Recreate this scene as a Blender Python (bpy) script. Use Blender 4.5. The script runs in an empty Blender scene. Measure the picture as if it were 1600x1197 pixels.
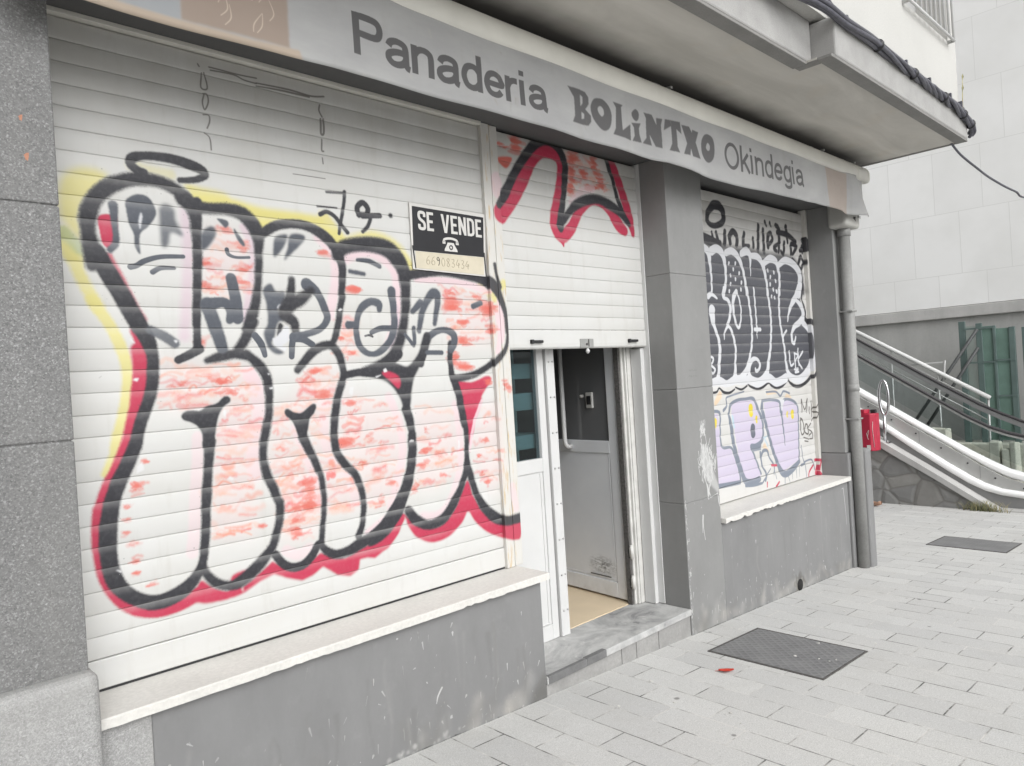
import bpy, math, random
import numpy as np
from mathutils import Vector, Matrix
SC = bpy.context.scene
COL = SC.collection
R = math.radians
# ------------------------------------------------------------------ camera, sky, sun, exposure
cam = bpy.data.cameras.new('camera'); camo = bpy.data.objects.new('camera', cam); COL.objects.link(camo)
cam.sensor_width = 36; cam.lens = 1150 / 1600 * 36; cam.clip_end = 400; cam.clip_start = .05
_r = Vector((0.7175206, -0.6937551, -0.0621935)); _d = Vector((-0.0462948, 0.0415931, -0.9980615)); _f = Vector((0.6949971, 0.7190090, -0.0022734))
camo.matrix_world = Matrix(((_r.x, -_d.x, -_f.x, 0.0), (_r.y, -_d.y, -_f.y, -2.87396), (_r.z, -_d.z, -_f.z, 0.874698), (0, 0, 0, 1)))
SC.camera = camo
w = bpy.data.worlds.new('World'); SC.world = w; w.use_nodes = True
nt = w.node_tree; bg = nt.nodes['Background']
sky = nt.nodes.new('ShaderNodeTexSky'); sky.sky_type = 'NISHITA'; sky.sun_disc = False
SUN_EL, SUN_AZ = R(38), R(196)          # azimuth clockwise from +Y
sky.sun_elevation = SUN_EL; sky.sun_rotation = SUN_AZ; sky.dust_density = 4; sky.air_density = 1.0
hs = nt.nodes.new('ShaderNodeHueSaturation'); hs.inputs['Saturation'].default_value = .0
nt.links.new(sky.outputs[0], hs.inputs['Color']); nt.links.new(hs.outputs[0], bg.inputs[0]); bg.inputs[1].default_value = .15
sun = bpy.data.lights.new('sun', 'SUN'); sun.energy = .72; sun.angle = R(60); sun.color = (1, .995, .985)
suno = bpy.data.objects.new('sun', sun); COL.objects.link(suno)
_sd = Vector((math.sin(SUN_AZ) * math.cos(SUN_EL), math.cos(SUN_AZ) * math.cos(SUN_EL), math.sin(SUN_EL)))
suno.rotation_euler = _sd.to_track_quat('Z', 'Y').to_euler()
vs = SC.view_settings; vs.view_transform = 'Standard'; vs.look = 'None'; vs.exposure = 0.40; vs.gamma = 1
SC.cycles.max_bounces = 8; SC.cycles.diffuse_bounces = 5; SC.cycles.transparent_max_bounces = 16

# ------------------------------------------------------------------ node helpers
def lin(c):
    return tuple(((v / 255) / 12.92 if v / 255 <= .04045 else ((v / 255 + .055) / 1.055) ** 2.4) for v in c)
class NT:
    def __init__(s, name, rough=.6, metal=0., spec=.4):
        s.m = bpy.data.materials.new(name); s.m.use_nodes = True; s.t = s.m.node_tree; s.b = s.t.nodes['Principled BSDF']
        s.b.inputs['Roughness'].default_value = rough; s.b.inputs['Metallic'].default_value = metal
        s.b.inputs['Specular IOR Level'].default_value = spec; s._c = None
    def n(s, k, **kw):
        o = s.t.nodes.new(k)
        for a, v in kw.items(): setattr(o, a, v)
        return o
    def set(s, sock, v):
        if v is None: return
        if isinstance(v, bpy.types.NodeSocket): s.t.links.new(v, sock)
        elif isinstance(v, (tuple, list)) and len(v) == 3 and sock.type == 'RGBA': sock.default_value = (*v, 1)
        else: sock.default_value = v
    def co(s):
        if s._c is None: s._c = s.n('ShaderNodeTexCoord').outputs['Object']
        return s._c
    def map(s, scale=(1, 1, 1), loc=(0, 0, 0), rot=(0, 0, 0), src=None):
        o = s.n('ShaderNodeMapping'); o.inputs['Scale'].default_value = scale; o.inputs['Location'].default_value = loc; o.inputs['Rotation'].default_value = rot
        s.set(o.inputs[0], src or s.co()); return o.outputs[0]
    def noise(s, scale, detail=4, rough=.55, vec=None, dist=0):
        o = s.n('ShaderNodeTexNoise'); o.inputs['Scale'].default_value = scale; o.inputs['Detail'].default_value = detail
        o.inputs['Roughness'].default_value = rough; o.inputs['Distortion'].default_value = dist; s.set(o.inputs['Vector'], vec or s.co()); return o.outputs['Fac']
    def voro(s, scale, feature='F1', out='Color', vec=None, rnd=1):
        o = s.n('ShaderNodeTexVoronoi', feature=feature); o.inputs['Scale'].default_value = scale; o.inputs['Randomness'].default_value = rnd
        s.set(o.inputs['Vector'], vec or s.co()); return o.outputs[out]
    def ramp(s, v, stops, interp='LINEAR'):
        o = s.n('ShaderNodeValToRGB'); e = o.color_ramp; e.interpolation = interp
        while len(e.elements) < len(stops): e.elements.new(.5)
        for el, (p, c) in zip(e.elements, stops):
            el.position = p; el.color = (c, c, c, 1) if not isinstance(c, (tuple, list)) else (*c, 1)
        s.set(o.inputs[0], v); return o.outputs[0]
    def mix(s, f, a, b, mode='MIX'):
        o = s.n('ShaderNodeMix', data_type='RGBA', blend_type=mode)
        s.set(o.inputs[0], f); s.set(o.inputs[6], a); s.set(o.inputs[7], b); return o.outputs[2]
    def math(s, op, a, b=None):
        o = s.n('ShaderNodeMath', operation=op); s.set(o.inputs[0], a)
        if b is not None: s.set(o.inputs[1], b)
        return o.outputs[0]
    def sep(s, v=None):
        o = s.n('ShaderNodeSeparateXYZ'); s.set(o.inputs[0], v or s.co()); return o.outputs
    def bump(s, h, strength=.3, dist=.01):
        o = s.n('ShaderNodeBump'); o.inputs['Strength'].default_value = strength; o.inputs['Distance'].default_value = dist
        s.set(o.inputs['Height'], h); s.t.links.new(o.outputs[0], s.b.inputs['Normal'])
    def col(s, v): s.set(s.b.inputs['Base Color'], v); return s.m
    def rough(s, v): s.set(s.b.inputs['Roughness'], v)
    def image(s, img):
        uv = s.n('ShaderNodeUVMap'); o = s.n('ShaderNodeTexImage', image=img); o.extension = 'EXTEND'; o.interpolation = 'Linear'
        s.t.links.new(uv.outputs[0], o.inputs[0]); return o.outputs['Color'], o.outputs['Alpha']

def plain(name, c, rough=.5, metal=0, var=.12, scale=9, spec=.4, bump=0):
    k = NT(name, rough, metal, spec); c = lin(c); n1 = k.noise(scale, 5)
    k.col(k.mix(k.ramp(n1, [(.3, 0.), (.7, 1.)]), tuple(v * (1 - var) for v in c), tuple(min(1, v * (1 + var)) for v in c)))
    if bump: k.bump(k.noise(scale * 12, 3), bump, .003)
    return k.m

# ------------------------------------------------------------------ mesh helpers
class MB:
    def __init__(s): s.v = []; s.f = []; s.sm = []
    def add(s, vs, fs, smooth=False):
        o = len(s.v); s.v += [tuple(p) for p in vs]; s.f += [tuple(i + o for i in f) for f in fs]; s.sm += [smooth] * len(fs); return s
    def box(s, x0, x1, y0, y1, z0, z1):
        return s.add([(x, y, z) for z in (z0, z1) for y in (y0, y1) for x in (x0, x1)],
                     [(0, 2, 3, 1), (4, 5, 7, 6), (0, 1, 5, 4), (2, 6, 7, 3), (0, 4, 6, 2), (1, 3, 7, 5)])
    def prism(s, prof, a0, a1, axis='x', smooth=False, cap=True):
        """closed profile of 2-D points extruded along an axis"""
        def P(p, a): return (a, p[0], p[1]) if axis == 'x' else ((p[0], a, p[1]) if axis == 'y' else (p[0], p[1], a))
        n = len(prof); s.add([P(p, a0) for p in prof] + [P(p, a1) for p in prof], [(i, (i + 1) % n, n + (i + 1) % n, n + i) for i in range(n)], smooth)
        if cap: o = len(s.v) - 2 * n; s.f += [tuple(o + i for i in range(n))[::-1], tuple(o + n + i for i in range(n))]; s.sm += [False, False]
        return s
    def band(s, top, bot, x0, x1, smooth=True):
        """band between two (y,z) polylines given thickness along x, as a closed tube"""
        prof = list(top) + list(bot)[::-1]; n = len(top)
        vs = []
        for (t, b) in zip(top, bot): vs += [(x0, t[0], t[1]), (x0, b[0], b[1]), (x1, b[0], b[1]), (x1, t[0], t[1])]
        fs = []
        for i in range(n - 1):
            for k in range(4): fs.append((4 * i + k, 4 * i + (k + 1) % 4, 4 * i + 4 + (k + 1) % 4, 4 * i + 4 + k))
        fs += [(0, 3, 2, 1), tuple(4 * (n - 1) + q for q in range(4))]
        return s.add(vs, fs, False)
    def tube(s, pts, r, n=10, cap=True, closed=False):
        pts = [Vector(p) for p in pts]; m = len(pts); rs = r if isinstance(r, (list, tuple)) else [r] * m
        up = None; vs = []
        for i, p in enumerate(pts):
            if closed: t = pts[(i + 1) % m] - pts[i - 1]
            else: t = pts[min(i + 1, m - 1)] - pts[max(i - 1, 0)]
            t.normalize()
            if up is None: up = t.orthogonal().normalized()
            up = (up - t * up.dot(t)).normalized(); sd = t.cross(up)
            for k in range(n):
                a = 2 * math.pi * k / n; vs.append(p + (up * math.cos(a) + sd * math.sin(a)) * rs[i])
        fs = []
        for i in range(m if closed else m - 1):
            j = (i + 1) % m
            for k in range(n): fs.append((i * n + k, i * n + (k + 1) % n, j * n + (k + 1) % n, j * n + k))
        if cap and not closed: fs += [tuple(range(n))[::-1], tuple((m - 1) * n + k for k in range(n))]
        return s.add(vs, fs, True)
    def grid(s, fn, nu, nv, smooth=True):
        vs = [fn(i / nu, j / nv) for j in range(nv + 1) for i in range(nu + 1)]
        return s.add(vs, [(j * (nu + 1) + i, j * (nu + 1) + i + 1, (j + 1) * (nu + 1) + i + 1, (j + 1) * (nu + 1) + i) for j in range(nv) for i in range(nu)], smooth)
    def disc(s, c, r, axis=1, n=14, d=.004):
        c = Vector(c); e = [0, 0, 0]; e[axis] = d / 2; e = Vector(e); return s.tube([c - e, c + e], r, n)
    def poly(s, pts, y0, y1):
        """flat 2-D outline (x,z) given thickness along y"""
        return s.prism(pts, y0, y1, 'y')

WL = {}
def tag(o, label=None, cat=None, group=None, kind=None):
    for k, v in (('label', label), ('category', cat), ('group', group), ('kind', kind)):
        if v: o[k] = v
    return o
def thing(name, label, cat, loc=(0, 0, 0), group=None):
    o = bpy.data.objects.new(name, None); COL.objects.link(o); o.location = loc; o.empty_display_size = .1; WL[o.name] = Vector(loc)
    return tag(o, label, cat, group)
def obj(name, mb, mat, parent=None, bevel=0, uv=None, wn=False, seg=2):
    side = uv is not None and mat.name.endswith('_paint')
    me = bpy.data.meshes.new(name)
    org = Vector()
    if not parent:
        lo = [min(p[i] for p in mb.v) for i in range(3)]; hi = [max(p[i] for p in mb.v) for i in range(3)]; org = Vector(((lo[0] + hi[0]) / 2, (lo[1] + hi[1]) / 2, lo[2]))
    me.from_pydata([Vector(p) - org for p in mb.v] if not parent else mb.v, [], mb.f); me.materials.append(mat)
    me.polygons.foreach_set('use_smooth', mb.sm); me.update()
    if uv:
        x0, x1, z0, z1 = uv; ul = me.uv_layers.new(name='UVMap')
        vi = np.empty(len(me.loops), dtype=np.int32); me.loops.foreach_get('vertex_index', vi)
        co = np.array(mb.v, dtype=np.float32)[vi]
        UV = np.stack([(co[:, 0] - x0) / (x1 - x0), (co[:, 2] - z0) / (z1 - z0)], 1).astype(np.float32)
        if side:
            for p in me.polygons:
                if abs(p.normal.y) < .6: UV[p.loop_start:p.loop_start + p.loop_total] = (.002, .998)
        ul.data.foreach_set('uv', UV.ravel())
    me.update(); me.validate()
    o = bpy.data.objects.new(name, me); COL.objects.link(o)
    if parent:
        o.parent = parent; o.matrix_parent_inverse = Matrix.Translation(-WL.get(parent.name, Vector())); WL[o.name] = Vector()
    else: o.location = org; WL[o.name] = org
    if bevel:
        b = o.modifiers.new('bevel', 'BEVEL'); b.width = bevel; b.segments = seg; b.limit_method = 'ANGLE'; b.angle_limit = R(40)
    return o

# ------------------------------------------------------------------ painting (spray paint, prints and scuffs as flat pigment maps)
class Paint:
    def __init__(s, x0, x1, z0, z1, px):
        s.x0, s.z0, s.px = x0 * 1000, z0 * 1000, px * 1000; s.w = int(round((x1 - x0) / px)); s.h = int(round((z1 - z0) / px)); s.uv = (x0, x1, z0, z1)
        s.c = np.zeros((s.h, s.w, 3), np.float32); s.a = np.zeros((s.h, s.w), np.float32)
        rng = np.random.RandomState(5); g = rng.rand(s.h // 3 + 2, s.w // 3 + 2).astype(np.float32)
        s.g = np.kron(g, np.ones((3, 3), np.float32))[:s.h, :s.w]
    def win(s, x0, x1, z0, z1):
        i0 = max(0, int((x0 - s.x0) / s.px)); i1 = min(s.w, int((x1 - s.x0) / s.px) + 2); j0 = max(0, int((z0 - s.z0) / s.px)); j1 = min(s.h, int((z1 - s.z0) / s.px) + 2)
        if i1 <= i0 or j1 <= j0: return None
        X, Z = np.meshgrid(s.x0 + (np.arange(i0, i1) + .5) * s.px, s.z0 + (np.arange(j0, j1) + .5) * s.px)
        return i0, i1, j0, j1, X.astype(np.float32), Z.astype(np.float32)
    def comp(s, w, al, col):
        i0, i1, j0, j1 = w[:4]; a = s.a[j0:j1, i0:i1]; c = s.c[j0:j1, i0:i1]
        na = al + a * (1 - al); k = (al / np.maximum(na, 1e-6))[..., None]
        c[:] = c * (1 - k) + np.array(col, np.float32) / 255 * k; a[:] = na
    def stroke(s, pts, col, soft, op=1, cap=True):
        pts = np.array(pts, np.float32); soft = max(soft, 1.5); m = pts[:, 2].max() + soft
        W = s.win(pts[:, 0].min() - m, pts[:, 0].max() + m, pts[:, 1].min() - m, pts[:, 1].max() + m)
        if W is None: return
        al = np.zeros(W[4].shape, np.float32)
        if len(pts) == 1: pts = np.vstack([pts, pts + [[.1, 0, 0]]])
        for p, q in zip(pts[:-1], pts[1:]):
            m2 = max(p[2], q[2]) + soft
            a0 = max(0, int((min(p[0], q[0]) - m2 - W[4][0, 0]) / s.px)); a1 = int((max(p[0], q[0]) + m2 - W[4][0, 0]) / s.px) + 2
            b0 = max(0, int((min(p[1], q[1]) - m2 - W[5][0, 0]) / s.px)); b1 = int((max(p[1], q[1]) + m2 - W[5][0, 0]) / s.px) + 2
            if a1 <= 0 or b1 <= 0: continue
            X = W[4][b0:b1, a0:a1]; Z = W[5][b0:b1, a0:a1]
            if X.size == 0: continue
            d = q[:2] - p[:2]; L = float(d @ d) + 1e-6; t = np.clip(((X - p[0]) * d[0] + (Z - p[1]) * d[1]) / L, 0, 1)
            D = np.hypot(X - p[0] - t * d[0], Z - p[1] - t * d[1]); r = p[2] + t * (q[2] - p[2])
            v = np.clip((r + soft * .5 - D) / soft, 0, 1); v = v * v * (3 - 2 * v)
            np.maximum(al[b0:b1, a0:a1], v, out=al[b0:b1, a0:a1])
        if soft > 5:
            g = s.g[W[2]:W[3], W[0]:W[1]]; al = np.clip(al + (g - .5) * .5 * al * (1 - al) * 2, 0, 1)
        s.comp(W, al * op, col)
    def mask(s, W, poly):
        X, Z = W[4], W[5]; ins = np.zeros(X.shape, bool); n = len(poly)
        for i in range(n):
            (ax, az), (bx, bz) = poly[i], poly[(i + 1) % n]
            if az == bz: continue
            c = ((az > Z) != (bz > Z)) & (X < (bx - ax) * (Z - az) / (bz - az) + ax); ins ^= c
        return ins
    def polys(s, plist, col, soft, op=1):
        al = [p for q in plist for p in q]; xs = [p[0] for p in al]; zs = [p[1] for p in al]; m = soft + 4
        W = s.win(min(xs) - m, max(xs) + m, min(zs) - m, max(zs) + m)
        if W is None: return
        ins = np.zeros(W[4].shape, bool)
        for q in plist: ins ^= s.mask(W, q)
        A = ins.astype(np.float32); k = max(1, int(round(soft / s.px / 2)))
        for _ in range(2):
            for ax in (0, 1):
                P = np.pad(A, [(k, k) if a == ax else (0, 0) for a in (0, 1)], mode='edge'); cs = np.cumsum(P, ax, dtype=np.float64)
                z = np.zeros_like(np.take(cs, [0], ax)); cs = np.concatenate([z, cs], ax); n = A.shape[ax]; L = 2 * k + 1
                A = ((np.take(cs, np.arange(L, L + n) if L + n <= cs.shape[ax] else np.arange(cs.shape[ax] - n, cs.shape[ax]), ax) - np.take(cs, np.arange(n), ax)) / L).astype(np.float32)
        s.comp(W, A * op, col)
    def polys_or(s, plist, col, op=1):
        al = [p for q in plist for p in q]; xs = [p[0] for p in al]; zs = [p[1] for p in al]; W = s.win(min(xs) - 6, max(xs) + 6, min(zs) - 6, max(zs) + 6)
        A = np.zeros(W[4].shape, np.float32)
        for ox, oz in ((-.25, -.25), (.25, -.25), (-.25, .25), (.25, .25)):
            W2 = W[:4] + (W[4] + ox * s.px, W[5] + oz * s.px); m = np.zeros(A.shape, bool)
            for q in plist: m |= s.mask(W2, q)
            A += m * .25
        s.comp(W, A * op, col)
    def image(s, name):
        im = bpy.data.images.new(name, s.w, s.h, alpha=True); im.alpha_mode = 'CHANNEL_PACKED'
        im.pixels.foreach_set(np.concatenate([s.c, s.a[..., None]], 2).astype(np.float32).ravel()); im.update(); im.pack(); return im
def smooth(pts, closed=False, sub=5):
    P = [np.array(p, float) for p in pts]; n = len(P)
    if n < 3: return pts
    out = []
    for i in range(n if closed else n - 1):
        if closed: a, b, c, d = P[i - 1], P[i], P[(i + 1) % n], P[(i + 2) % n]
        else: a, b, c, d = P[max(i - 1, 0)], P[i], P[i + 1], P[min(i + 2, n - 1)]
        for k in range(sub):
            t = k / sub; out.append(.5 * ((2 * b) + (c - a) * t + (2 * a - 5 * b + 4 * c - d) * t * t + (3 * b - a - 3 * c + d) * t ** 3))
    if not closed: out.append(P[-1])
    return out
GL = dict(P=(.66, [[(0, 0), (0, 1)], [(0, .925), (.34, .925), (.46, .87), (.50, .73), (.46, .58), (.34, .52), (0, .52)]]), a=(.585, [[(.02, .49), (.07, .60), (.20, .655), (.35, .61), (.39, .48), (.39, .16), (.41, .07), (.47, .035)], [(.39, .36), (.30, .40), (.14, .37), (.02, .29), (.01, .17), (.09, .08), (.21, .075), (.33, .14), (.39, .25)]]),
          n=(.56, [[(0, 0), (0, .73)], [(0, .48), (.08, .61), (.20, .655), (.32, .61), (.37, .48), (.37, 0)]]), d=(.58, [[(.40, 0), (.40, 1)], [(.40, .5), (.32, .62), (.20, .655), (.07, .58), (.005, .365), (.07, .14), (.20, .075), (.32, .12), (.40, .24)]]),
          e=(.575, [[(.02, .375), (.40, .375), (.395, .49), (.33, .61), (.20, .655), (.07, .58), (.005, .365), (.07, .14), (.20, .075), (.32, .11), (.39, .20)]]), r=(.40, [[(0, 0), (0, .73)], [(0, .42), (.06, .56), (.15, .63), (.27, .64)]]), i=(.24, [[(0, 0), (0, .73)], [(0, .85), (0, 1)]]),
          O=(.83, [[(.33 + .325 * math.sin(q * math.pi / 12), .5 + .435 * math.cos(q * math.pi / 12)) for q in range(25)]]), k=(.53, [[(0, 0), (0, 1)], [(.36, .73), (.04, .33)], [(.13, .42), (.40, 0)]]), g=(.58, [[(.40, .73), (.40, .0), (.36, -.14), (.20, -.19), (.07, -.15), (.02, -.07)], [(.40, .5), (.32, .62), (.20, .655), (.07, .58), (.005, .365), (.07, .14), (.20, .075), (.32, .12), (.40, .24)]]))
def word(pt, s, x0, x1, z0, z1, capz, t, col, tilt=0):
    adv = sum(GL[c][0] for c in s[:-1]) + .42; sx = (x1 - x0 - t) / adv; x = x0 + t / 2
    for c in s:
        for ln in GL[c][1]:
            pts = [(x + a * sx, z0 + (x + a * sx - x0) * tilt + b * capz) for a, b in ln]
            if len(pts) > 2: pts = smooth(pts, False, 5)
            L = []; Q = []
            for i, p in enumerate(pts):
                a, b = pts[max(i - 1, 0)], pts[min(i + 1, len(pts) - 1)]; dx, dz = b[0] - a[0], b[1] - a[1]; l = math.hypot(dx, dz) or 1
                tt = t * (.86 + .14 * abs(dz) / l); L.append((p[0] - dz / l * tt / 2, p[1] + dx / l * tt / 2)); Q.append((p[0] + dz / l * tt / 2, p[1] - dx / l * tt / 2))
            for i in range(len(pts) - 1):
                pass
            pt.polys_or([[L[i], L[i + 1], Q[i + 1], Q[i]] for i in range(len(pts) - 1)], col)
        x += GL[c][0] * sx
INK = dict(y=(236, 226, 142), v=(190, 200, 150), r=(205, 62, 92), o=(232, 118, 104), p=(244, 216, 222), l=(226, 204, 214), b=(52, 52, 57), g=(84, 88, 96), w=(228, 229, 232), k=(96, 92, 88), s=(236, 236, 236),
           d=(84, 85, 92), e=(244, 214, 176), l2=(216, 207, 228), q=(136, 144, 158), q2=(112, 117, 130), Y=(242, 222, 70), c=(196, 220, 234))
INK = {k: tuple(int(v * (.875 if sum(c) > 330 else .93 if k not in 'bgk' else .95)) for v in c) for k, c in INK.items()}
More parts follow.
